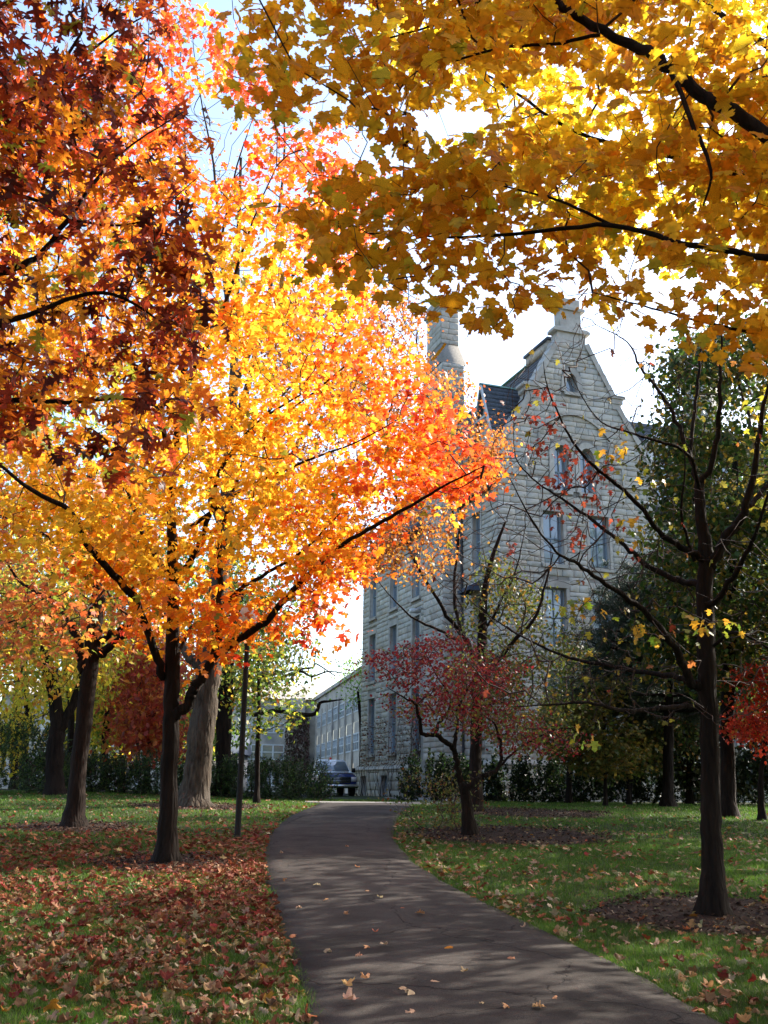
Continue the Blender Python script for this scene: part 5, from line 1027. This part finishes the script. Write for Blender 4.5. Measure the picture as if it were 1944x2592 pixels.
easy('yew_tree', 'dark shaded evergreen mass under the pine beyond the bare maple trunk', 'tree', (1745, 2040), 40.5, [(1745, 1960, .9), (1750, 1880, .7), (1748, 1800, .4)], [(1500, 1830), (1560, 1700), (1660, 1640), (1800, 1620), (2000, 1640), (2060, 1990), (1800, 2000), (1560, 1970)], 1.9, 560, 22, .30, .13, [(.010, .018, .006), (.02, .032, .01), (.05, .05, .012)], [3, 3, 1], tmpl=OVAL, tr_r=.14, mat='needle')
# pine: whorled boughs with tufts of long needles
b = W(1690, 2040, 36.5); b[2] = float(ht(b[0], b[1])); yb = projn(b[None])[1][0]; D = 36.5
T_tr = [(1690, yb, D, .2), (1692, 1900, D, .18), (1694, 1750, D, .15), (1696, 1600, D, .11), (1698, 1450, D, .05)]
pb = []
for y0, L_, up in ((1800, 210, 10), (1780, 230, 15), (1760, 260, 20), (1720, 250, 30), (1690, 230, 10), (1650, 270, 35), (1630, 240, 20), (1610, 250, 20), (1570, 230, 40), (1550, 200, 30), (1530, 150, 40), (1490, 90, 40)):
    for sg in (-1, -1, 1, -.7, .7):
        q = random.uniform(.7, 1.05)*L_*sg; dd_ = random.uniform(-2.5, 2.5); pb.append([(1695, y0, D, .05), (1695+q*.5, y0-up*.2, D+dd_*.5, .035), (1695+q, y0-up-random.uniform(-15, 15), D+dd_, .012)])
tp = []
for br in pb:
    P_, R_ = limb_pts(br, 8); tp.append(P_[4:]+rng.normal(0, .16, (len(P_)-4, 3))); tp.append(P_[5:]+rng.normal(0, .30, (len(P_)-5, 3))); tp.append(P_[5:]+rng.normal(0, .34, (len(P_)-5, 3)))
tp = np.concatenate(tp); T = tree('pine_tree', b, 'dark needled pine with layered drooping boughs before the hall front', 'tree', [T_tr], pb, tp, r0=.004, maxr=.02, tsides=8)
n = len(tp)*60; P = np.repeat(tp, 60, 0)+rng.normal(0, .07, (n, 3)); ND = [(np.array([(-.05, 0, 0), (.05, 0, 0), (0, 1, 0)]), np.array([(0, 1, 2)]))]
crown(T, b, ND, P, leaf_frames(n, (-60, 60), 60), rng.uniform(.14, .26, n), pal([(.018, .035, .018), (.03, .05, .025), (.06, .08, .04)], [3, 3, 1], n), mat='needle')
# ---------------------------------------------------------------- trees outside the frame whose shade lies over path and lawn; rear and left ones added to block skylight
def shade_tree(x, y, h, rad, label, cols, wts, ntip=330, seed=1, lim=1960):
    r_ = np.random.default_rng(seed); b = np.array([x, y, float(ht(x, y))])
    tr = world_limb([(x, y, b[2], .26), (x+.1, y, b[2]+h*.3, .2), (x-.1, y+.1, b[2]+h*.6, .13), (x, y, b[2]+h*.9, .04)])
    lb = [world_limb([(x, y, b[2]+h*f, .08), (x+rad*.45*cos(a), y+rad*.45*sin(a), b[2]+h*(f+.1), .05), (x+rad*.85*cos(a), y+rad*.85*sin(a), b[2]+h*(f+.17), .015)]) for f, a in zip((.28, .32, .38, .45, .5, .58, .65), np.arange(7)*2.4+seed)]
    d = r_.normal(size=(ntip, 3)); d /= np.linalg.norm(d, axis=1)[:, None]; tp = np.array([x, y, b[2]+h*.62])+d*np.array([rad, rad, h*.38])*(r_.uniform(.25, 1, (ntip, 1))**.45)
    px_, py_, z_ = projn(tp); tp = tp[~((z_ > 0) & (px_ < lim) & (px_ > -20) & (py_ > 0))]
    T = tree('maple_tree', b, label, 'tree', [tr], lb, tp, r0=.006, maxr=.04, tsides=8, twigsides=3)
    P = spray(tp, 22, .38, .5, r_); n = len(P); crown(T, b, MAPLE_LO, P, leaf_frames(n, (10, 70), 28), rng.uniform(.13, .22, n), pal(cols, wts, n))
shade_tree(11.2, 16.8, 13.0, 4.2, 'golden maple outside the frame across the lawn from the path', YG, [3, 2, 1], 300, 1)
shade_tree(10.0, 9.6, 12.5, 4.4, 'orange maple outside the frame nearest the foot of the path', OG, [3, 1, 2], 300, 2)
shade_tree(13.4, 21.5, 12.5, 3.8, 'tall green maple outside the frame beyond the golden one', GG, [1, 2, 3], 320, 3)
shade_tree(13.8, 27.0, 11.0, 3.8, 'green maple at the frame edge by the hall wing', GG, [1, 2, 2], 420, 4, lim=1850)
shade_tree(-8.5, 1.0, 13, 4.6, 'unseen amber maple added behind the photographer beside the oak', OG, [2, 2, 2], 420, 6)  # unseen; this and the next three added to block sky light
shade_tree(-2.5, -6.5, 14, 5.0, 'unseen gold maple added behind the photographer on the lawn', YG, [2, 2, 2], 460, 7)
shade_tree(5.5, -5.0, 14, 5.0, 'unseen orange maple added behind the photographer across the path', OG, [2, 2, 2], 460, 8)
shade_tree(-13.5, 9.5, 13, 4.4, 'unseen russet maple added outside the frame past the oak', OG, [2, 2, 2], 400, 9)
shade_tree(16.8, 40.0, 16, 4.6, 'unseen dense green maple added beside the hall wing past the ash', GG, [3, 2, 1], 520, 10, lim=2000)  # unseen, added to keep the pine and lower hall front in shade
shade_tree(17.0, 13.0, 13, 4, 'gold and green maple farthest outside the frame', YG, [2, 2, 2], 300, 5)
# ---------------------------------------------------------------- yew hedge and hall hedge: single bushes with upright shoots
def bush(name, label, cat, x, y, w, d, h, n, cols, wts, size=.07, group=None, spiky=True, seed=0):
    r_ = np.random.default_rng(seed); z0 = float(ht(x, y)); b = np.array([x, y, z0]); T = thing(name, tuple(b), label, cat, group)
    k = int(n/26); a = r_.uniform(0, 2*pi, k); rr = r_.uniform(.2, 1, k)**.5; el = r_.uniform(0, 1, k)
    tips_ = np.stack([x+w*rr*np.cos(a)*np.sqrt(1-el**2*.55), y+d*rr*np.sin(a)*np.sqrt(1-el**2*.55), z0+.08+h*el*(.85+.25*r_.random(k))], 1)
    m = MB(); twig_mesh(m, grow([np.array([[x+w*.5*t, y, z0] for t in (-1, -.5, 0, .5, 1)])], tips_, .3), .005, 3, .03); link('stems', m.mesh('stems', b), M['twig'], T, kind='stuff')
    out = (tips_-np.array([x, y, z0+h*.2])); out /= np.linalg.norm(out, axis=1)[:, None]; out[:, 2] += .6; out /= np.linalg.norm(out, axis=1)[:, None]
    P = np.repeat(tips_, 26, 0)+np.repeat(out, 26, 0)*np.tile(np.linspace(-.34, .22, 26), k)[:, None]+r_.normal(0, .02, (k*26, 3))
    Y = np.repeat(out, 26, 0)+r_.normal(0, .75, (k*26, 3)); Y /= np.linalg.norm(Y, axis=1)[:, None]; X = np.cross(Y, r_.normal(size=Y.shape)); X /= np.linalg.norm(X, axis=1)[:, None]; Z = np.cross(X, Y)
    Rm = np.stack([X, Y, Z], 2); m = MB(); add_leaves(m, DIA if spiky else OVAL, P, Rm*np.array([.55 if spiky else 1, 1, 1])[None, None, :], r_.uniform(size*.7, size*1.4, len(P)), pal(cols, wts, len(P), .2)); link('foliage', m.mesh('foliage', b), M['needle'] if spiky else M['leaf'], T, kind='stuff')
YEW = [(.012, .028, .009), (.028, .06, .014), (.08, .13, .02)]
HG = 'yew bushes in the hedge along the far edge of the lawn'
hl = ['rounded yew bush at the hedge end nearest the pickup', 'shaggy yew bush third from the pickup end of the hedge', 'yew bush directly behind the lamp post', 'yew bush just beside the pale elm trunk', 'yew bush hidden partly by the pale elm trunk', 'yew bush between the elm and the forked maple trunk', 'dark yew bush seen between the two nearest trunks', 'yew bush behind the broken bough tree', 'yew bush under the dark forked tree', 'lowest yew bush near the dark forked tree']
for i, (px, dpt, hh, w_) in enumerate([(775, 39, 1.25, 1.15), (700, 39.5, 1.3, 1.1), (620, 39.5, 1.35, 1.1), (548, 39.5, 1.3, 1.0), (470, 39.5, 1.3, 1.1), (395, 39.5, 1.35, 1.0), (325, 39.8, 1.2, 1.1), (255, 40, 1.25, 1.1), (185, 40, 1.3, 1.1), (115, 40, 1.2, 1.1)]):
    p_ = W(px, 1990, dpt); bush('yew_bush', hl[i], 'bush', p_[0], p_[1], w_, .8, hh, 3600, YEW, [3, 3, 1.2], .10, HG, seed=20+i)
for i, (px, dpt, hh, w_, lb) in enumerate([(20, 37, 2.4, 2.2, 'largest feathery evergreen bush at the lawn edge by the picture border')]):
    p_ = W(px, 1990, dpt); bush('evergreen_bush', lb, 'bush', p_[0], p_[1], w_, 1.3, hh, 9000, YEW, [2, 3, 2], .12, None, seed=40+i)
p_ = W(880, 2000, 46); bush('yew_bush', 'small dark yew bush before the front wheel of the pickup', 'bush', p_[0]-1.15, p_[1]-3, .7, .6, .8, 1600, YEW, [4, 2, .5], .09, None, seed=50)
HC = [(.010, .02, .007), (.02, .036, .01), (.07, .09, .015)]
for i, px in enumerate(range(1075, 2000, 72)):
    dpt = 39.2+i*.35; p_ = W(px, 2020, dpt)
    bush('hedge_bush', ['dark clipped hedge bush at the basement door end of the hall hedge', 'dark hedge bush behind the dogwood stems', 'hedge bush beside the slim locust trunk', 'yellowish hedge bush just past the locust trunk', 'hedge bush deep in shade past the yellowish one', 'hedge bush below the hall gable centre', 'hedge bush just before the thin young tree', 'hedge bush behind the thin young tree', 'hedge bush beside the dark multi stemmed shrub', 'pale sprouting hedge bush under the pine', 'hedge bush hidden partly by the bare maple trunk', 'hedge bush between the bare maple and the ash trunk', 'last hedge bush beyond the ash trunk'][i], 'bush', p_[0], p_[1], .95, .7, 1.5, 2600, HC, [4, 3, .8 if i in (3, 9) else .2], .09, 'bushes of the hedge along the hall front', spiky=False, seed=60+i)
# ================================================================== PICKUP
pc = W(835, 2000, 56.0); pc[2] = float(ht(pc[0], pc[1]))+.03
PK = thing('pickup', tuple(pc), 'parked pickup with white cab and dark blue front beside the stone hall', 'pickup truck', rz=radians(12))
# local: -y is the nose, x across
def loft(mb, secs, cap=True):
    """secs: lists of points with equal counts; closed rings joined one to the next"""
    n = len(secs[0]); V = [p for s in secs for p in s]; k = len(secs)
    mb.add(V, [[(i*n+j, i*n+(j+1) % n, (i+1)*n+(j+1) % n, (i+1)*n+j) for i in range(k-1) for j in range(n)]])
    if cap: mb.add(secs[0], [[tuple(range(n))[::-1]]]); mb.add(secs[-1], [[tuple(range(n))]])
def sec(y, w, z0, z1, r=.12, tilt=0):
    return [(-w+r*.4, y, z0), (w-r*.4, y, z0), (w, y, z0+r), (w, y, z1-r), (w-r, y+tilt, z1), (0, y+tilt, z1+.04), (-w+r, y+tilt, z1), (-w, y, z1-r), (-w, y, z0+r)]
m = MB(); loft(m, [sec(-2.72, .80, .62, .92), sec(-2.66, .94, .48, 1.06), (sec(-2.3, .98, .45, 1.12)), sec(-1.4, .99, .42, 1.20), sec(-.95, .99, .42, 1.22), sec(.8, .99, .42, 1.22), sec(2.7, .98, .45, 1.22), sec(2.75, .94, .5, 1.18)]); link('body', m.mesh('body'), M['blue'], PK, smooth=False)
m = MB(); loft(m, [[(-.90, -2.45, 1.135), (.90, -2.45, 1.135), (.88, -2.5, 1.165), (-.88, -2.5, 1.165)], [(-.92, -1.0, 1.235), (.92, -1.0, 1.235), (.88, -1.0, 1.285), (-.88, -1.0, 1.285)]]); link('hood', m.mesh('hood'), M['white'], PK)
m = MB(); loft(m, [[(-.93, -.98, 1.22), (.93, -.98, 1.22), (.93, .75, 1.22), (-.93, .75, 1.22)], [(-.72, -.42, 1.80), (.72, -.42, 1.80), (.74, .62, 1.80), (-.74, .62, 1.80)], [(-.64, -.34, 1.87), (.64, -.34, 1.87), (.66, .55, 1.87), (-.66, .55, 1.87)]]); cab = link('cab', m.mesh('cab'), M['white'], PK)
def quadp(name, pts, mat, par, th=.012):
    P_ = np.array(pts, float); nr = np.cross(P_[1]-P_[0], P_[3]-P_[0]); nr /= np.linalg.norm(nr); m = MB()
    A = P_+nr*th; m.add(np.concatenate([P_, A]), [[(4, 5, 6, 7), (0, 1, 5, 4), (1, 2, 6, 5), (2, 3, 7, 6), (3, 0, 4, 7)]]); return link(name, m.mesh(name), M[mat], par)
quadp('windscreen', [(-.86, -.935, 1.26), (.86, -.935, 1.26), (.70, -.45, 1.765), (-.70, -.45, 1.765)], 'glass', cab)
for sg in (-1, 1):
    p_ = [(sg*.915, -.82, 1.27), (sg*.915, .62, 1.27), (sg*.755, .52, 1.75), (sg*.74, -.36, 1.75)]; quadp('side_window', p_ if sg > 0 else p_[::-1], 'glass', cab)
quadp('rear_window', [(.7, .742, 1.3), (-.7, .742, 1.3), (-.6, .66, 1.7), (.6, .66, 1.7)], 'glass', cab)
m = MB(); m.box(-.62, .62, -2.76, -2.70, .66, .96); g = link('grille', m.mesh('grille'), M['black'], PK)
for k in range(4): m = MB(); m.box(-.6, .6, -2.785, -2.765, .69+k*.075, .71+k*.075); link('grille_bar', m.mesh('grille_bar'), M['chrome'], g)
m = MB(); m.tube([(-.95, -2.7, .5), (-.8, -2.84, .5), (.8, -2.84, .5), (.95, -2.7, .5)], [.10]*4, 8); link('bumper', m.mesh('bumper'), M['chrome'], PK)
for sg in (-1, 1):
    m = MB(); m.box(sg*.78-.13, sg*.78+.13, -2.74, -2.66, .74, .96); link('headlight', m.mesh('headlight'), M['framew'], PK)
    m = MB(); m.box(sg*1.12-.09, sg*1.12+.09, -.86, -.78, 1.22, 1.44); m.tube([(sg*.93, -.8, 1.25), (sg*1.05, -.81, 1.28)], [.02, .02], 5); link('mirror', m.mesh('mirror'), M['black'], PK)
m = MB(); m.tube([(0, .1, 1.86), (0, .1, 1.98), (0, .1, 2.01)], [.07, .065, .03], 10); link('beacon', m.mesh('beacon'), M['red'], PK)
m = MB(); m.box(-.85, .85, .85, 2.65, 1.18, 1.235); link('cargo_bed', m.mesh('cargo_bed'), M['rubber'], PK)
for sx in (-1, 1):
    for y in (-1.75, 1.75):
        m = MB(); x0, x1 = sx*.72, sx*1.0; lx = [x0, x0, x1-.02*sx, x1, x1, x1-.05*sx]; lr = [.2, .36, .38, .36, .24, .22]
        V = []; kk = 20
        for a_, r_x in zip(lx, lr):
            for j in range(kk): V.append((a_, y+r_x*cos(2*pi*j/kk), .38+r_x*sin(2*pi*j/kk)))
        m.add(V, [[(i*kk+j, i*kk+(j+1) % kk, (i+1)*kk+(j+1) % kk, (i+1)*kk+j) for i in range(5) for j in range(kk)]]); wh = link('wheel', m.mesh('wheel'), M['rubber'], PK)
        m = MB(); V = [(x1-.06*sx, y, .38)]+[(x1-.055*sx, y+.22*cos(2*pi*j/kk), .38+.22*sin(2*pi*j/kk)) for j in range(kk)]; m.add(V, [[(0, 1+j, 1+(j+1) % kk) for j in range(kk)]]); link('rim', m.mesh('rim'), M['chrome'], wh)

# ================================================================== LAMP POST
lb = G(601, 2121); D = lb[1]; base = W(601, 2121, D); LP = thing('lamp_post', tuple(base), 'plain black lamp post standing at the left edge of the path'.replace(' left', ''), 'lamp post')
top = W(624, 1660, D); ax = (top-base); ax = ax/np.linalg.norm(ax)
m = MB(); Q = [base+ax*t for t in (-.2, .06, .09, 1.0, 2.6, 4.2)]; m.tube(Q, [.078, .078, .066, .062, .057, .05], 16); link('post', m.mesh('post', base), M['black'], LP, smooth=True)
m = MB(); m.tube([base-ax*.15, base+ax*.03, base+ax*.05], [.12, .12, .08], 16); link('base_flange', m.mesh('base_flange', base), M['black'], LP)
h = base+ax*4.2; m = MB(); m.tube([h, h+[0, 0, .12], h+[0, 0, .16]], [.07, .12, .18], 12); link('lamp_collar', m.mesh('lamp_collar', base), M['black'], LP)
m = MB(); m.tube([h+[0, 0, .16], h+[0, 0, .3], h+[0, 0, .5], h+[0, 0, .6]], [.15, .2, .17, .08], 16); link('lamp_globe', m.mesh('lamp_globe', base), M['framew'], LP, smooth=True)

# ================================================================== FALLEN LEAVES
def on_path(x, y, e=0.0): return (x > pathx(y, EDL)-e) & (x < pathx(y, EDR)+e) & (y < 35.2)
def drop(n, xr, yr, dens):
    out = []; got = 0
    while got < n:
        x = rng.uniform(*xr, n*2); y = rng.uniform(*yr, n*2); k = rng.random(n*2) < dens(x, y); out.append(np.stack([x[k], y[k]], 1)); got += k.sum()
    return np.concatenate(out)[:n]
def nz(x, y): return .5+.25*np.sin(x*1.9+.7*np.sin(y*1.3))+.25*np.sin(y*1.6+x*.8+2)
def dl(x, y):
    e = pathx(y, EDL)-x; a = np.where(e > 0, 1.0, 0)*(.35+.65*np.exp(-np.maximum(e, 0)/1.3))*np.clip((y-6.6)/4, .42, 1)*np.clip((25-y)/6, .05, 1)*(.35+.65*nz(x, y)); return a*(np.abs(x) < y*.42+1)
def dr(x, y):
    e = x-pathx(y, EDR); return np.where(e > 0, 1.0, 0)*(.35+.5*np.exp(-np.maximum(e, 0)/.8))*(.2+.8*nz(x+3, y))*np.clip((30-y)/10, .1, 1)*(np.abs(x) < y*.42+1)
A = drop(13000, (-11, 0), (6.5, 33), dl); B_ = drop(3600, (.3, 13), (6.5, 35), dr); Cc = drop(1500, (-18, -2), (24, 39), lambda x, y: np.where(x < pathx(y, EDL), 1, 0)*1.0)
XY = np.concatenate([A, B_, Cc]); n = len(XY); lf = np.arange(n) < len(A); mx_ = np.arange(n) >= len(A)+len(B_)
Pz = ht(XY[:, 0], XY[:, 1])+rng.uniform(.022, .05, n); P = np.c_[XY, Pz]; P[:, 2] -= (rng.random(n) < .35)*.012
def ground_frames(n, t=17):
    az = rng.uniform(0, 2*pi, n); a = np.radians(rng.normal(0, t, n)); Y = np.stack([np.cos(az)*np.cos(a), np.sin(az)*np.cos(a), np.sin(a)], 1); X0 = np.stack([np.sin(az), -np.cos(az), np.zeros(n)], 1); Z0 = np.cross(X0, Y); Z0 *= np.sign(Z0[:, 2])[:, None]; X0 = np.cross(Y, Z0)
    r = np.radians(rng.normal(0, t, n)); X = X0*np.cos(r)[:, None]+Z0*np.sin(r)[:, None]; return np.stack([X, Y, np.cross(X, Y)], 2)
CURL = []
for sd, (fo, dr_) in enumerate([(-.35, .5), (.30, -.4), (-.15, .65), (.45, .3)]): CURL.append(leaf_template([(0, 0), (.13, -.08), (.24, -.05), (.36, .0), (.30, .13), (.50, .21), (.58, .33), (.50, .38), (.55, .56), (.38, .52), (.20, .48), (.24, .66), (.31, .75), (.14, .80), (0, 1)], fo, dr_, .14, 30+sd))
CURL_MID = [leaf_template([(0, 0), (.32, -.02), (.27, .17), (.58, .38), (.20, .48), (.28, .73), (0, 1)], f, d, .14, 40+q) for q, (f, d) in enumerate([(-.3, .5), (.35, -.3), (.4, .4)])]
near = np.clip((13.5-XY[:, 1])/5, 0, 1)
redc = pal([(.30, .075, .035), (.36, .13, .06), (.24, .04, .026), (.42, .2, .09), (.2, .09, .045), (.34, .045, .035)], [4, 3, 2, 2, 2, 1], n, .2)
tanc = pal([(.52, .36, .20), (.48, .27, .13), (.60, .46, .28), (.50, .17, .07), (.55, .28, .04)], [4, 3, 2, 1.4, .8], n, .2)
pick = rng.random(n) < np.where(lf, .06+.5*near, .72); col = np.where(pick[:, None], tanc, redc)*.6
sz = rng.uniform(.05, .115, n); Rm = ground_frames(n, 24)
x, y, z = projn(P); ins = (x > 5) & (x < 1939) & (y > 5) & (y < 2585)
# the ones that lie on the asphalt
PP = np.array([G(a, c)[:2] for a, c in [(1125, 2415), (870, 2555), (1040, 2590-8), (1350, 2572), (1050, 2532), (880, 2510), (1285, 2440), (1072, 2327), (1410, 2540), (930, 2500), (1090, 2500), (810, 2253), (720, 2237), (950, 2376), (935, 2412), (975, 2408), (1016, 2310), (870, 2330), (760, 2306), (965, 2285), (925, 2266), (1330, 2362), (1220, 2560), (830, 2290), (1010, 2520), (715, 2170), (880, 2150), (905, 2205), (822, 2420), (1180, 2480), (1290, 2570), (900, 2440), (745, 2380)]])
Pp = np.c_[PP, ht(PP[:, 0], PP[:, 1])+.066]; npth = len(PP)
colp = pal([(.60, .42, .26), (.62, .34, .16), (.55, .22, .10)], [3, 3, 2], npth, .12); colp[0] = (.75, .30, .03); szp = rng.uniform(.08, .12, npth)*np.where(np.arange(npth) < 12, 1, .7)
def fallen(P, Rm, sz, col, sel, name, cat, labf, grpf):
    if 'fallen' not in SINGLE_MESH:
        SINGLE_MESH['fallen'] = []
        for V, T_ in CURL: mb = MB(); mb.add(V, [T_]); me = mb.mesh('fallen_leaf'); me.materials.append(M['dryleaf_one']); SINGLE_MESH['fallen'].append(me)
    for i in sel:
        o = bpy.data.objects.new(name, SINGLE_MESH['fallen'][i % 4]); COL.objects.link(o); mt = mathutils.Matrix.Identity(4)
        for a in range(3):
            for c in range(3): mt[a][c] = float(Rm[i, a, c]*sz[i])
            mt[a][3] = float(P[i, a])
        o.matrix_world = mt; o.color = (*[float(c) for c in col[i]], 1); o['label'] = labf(i); o['category'] = cat; o['group'] = grpf(i)
fallen(Pp, ground_frames(npth, 14), szp, colp, range(npth), 'fallen_leaf', 'leaf', lambda i: ('bright orange maple leaf lying alone on the asphalt path' if i == 0 else 'dry tan maple leaf scattered on the asphalt path'), lambda i: ('single orange leaf on the path' if i == 0 else 'dry leaves scattered on the asphalt path'))
s = np.where(ins, sz/np.maximum(z, .1), 0); sel = np.argsort(-s)[:267]; msk = np.ones(n, bool); msk[sel] = False
def hue(i):
    r, g, b_ = col[i]; return 'pale tan' if g/r > .58 else ('brown orange' if g/r > .36 else 'dark red')
def where_(i):
    if not lf[i]: return 'at the path edge across from the forked maple' if XY[i, 0]-pathx(XY[i, 1], EDR) < .7 else 'on the grass near the bare maple'
    return 'at the grassy path edge before the forked maple' if pathx(XY[i, 1], EDL)-XY[i, 0] < .7 else 'on the open lawn before the forked maple'
fallen(P, Rm, sz, col, sel, 'fallen_leaf', 'leaf', lambda i: hue(i)+' curled maple leaf '+where_(i), lambda i: hue(i)+' fallen leaves '+where_(i))
m = MB(); k1 = msk & (XY[:, 1] < 17); k2 = msk & ~k1
add_leaves(m, CURL, P[k1 & (XY[:, 1] < 11)], Rm[k1 & (XY[:, 1] < 11)], sz[k1 & (XY[:, 1] < 11)], col[k1 & (XY[:, 1] < 11)]); kk = k1 & (XY[:, 1] >= 11); add_leaves(m, CURL_MID, P[kk], Rm[kk], sz[kk], col[kk]); add_leaves(m, MAPLE_LO, P[k2], Rm[k2], sz[k2], col[k2])
link('leaf_litter', m.mesh('leaf_litter'), M['dryleaf'], kind='stuff')

m = MB()
for a, c, r in MULCH:
    k = int(900*r); rr = r*r_.uniform(0, 1, k)**.5*1.03; an = r_.uniform(0, 2*pi, k); P_ = np.stack([a+rr*np.cos(an), c+rr*np.sin(an), 0*an], 1); P_[:, 2] = ht(P_[:, 0], P_[:, 1])+.05
    Rf = leaf_frames(k, (-35, 35), 40, r_); add_leaves(m, DIA, P_, Rf, r_.uniform(.03, .09, k), pal([(.05, .03, .02), (.10, .06, .04), (.02, .012, .01), (.16, .10, .06)], [3, 3, 3, 1], k))
link('bark_chips', m.mesh('bark_chips'), M['dryleaf'], kind='stuff')
# ================================================================== GRASS
def blades(n, yr, size, wid, xlim=lambda y: y*.42+1.2, r_=rng):
    y = yr[0]+(yr[1]-yr[0])*r_.random(n)**.8; x = r_.uniform(-1, 1, n)*xlim(y); k = ~on_path(x, y, -.015-.09*r_.random(n)**3)
    for a, c, r in MULCH: k &= ((x-a)**2+(y-c)**2 > (r*.93)**2) | (r_.random(n) < .06)
    k &= ~((np.abs(y-36.4) < 1.05) & (x < 1.4) & (x > -2.7)); x, y = x[k], y[k]; n = len(x); z = ht(x, y); h = size*r_.uniform(.4, 1.35, n)*(1+.35*np.sin(x*5.1+np.sin(y*3))*np.sin(y*4.3))
    a = r_.uniform(0, 2*pi, n); w = wid*r_.uniform(.6, 1.2, n); l = r_.normal(0, .5, (n, 2))*h[:, None]
    V = np.stack([np.stack([x-w*np.cos(a), y-w*np.sin(a), z-.005], 1), np.stack([x+w*np.cos(a), y+w*np.sin(a), z-.005], 1), np.stack([x+l[:, 0], y+l[:, 1], z+h], 1)], 1).reshape(-1, 3)
    q = r_.random(n)[:, None]; patch = (.5+.5*np.sin(x*1.1+np.sin(y*.9)*2)*np.sin(y*.8+x*.3))[:, None]
    c = np.array([.032, .085, .008])*(1-q)+np.array([.10, .19, .018])*q; c = c*(.65+.6*patch); d = r_.random(n) < .05; c[d] = (.22, .19, .09)
    return V, c, n
m = MB()
for n_, yr, s_, w_ in ((330000, (6.2, 13), .05, .0028), (260000, (13, 22), .05, .005), (150000, (22, 41), .055, .011)):
    V, c, k = blades(n_, yr, s_, w_); m.add(V, [np.arange(3*k).reshape(-1, 3)], np.repeat(c, 3, 0))
link('grass', m.mesh('grass'), M['grass'], kind='stuff')
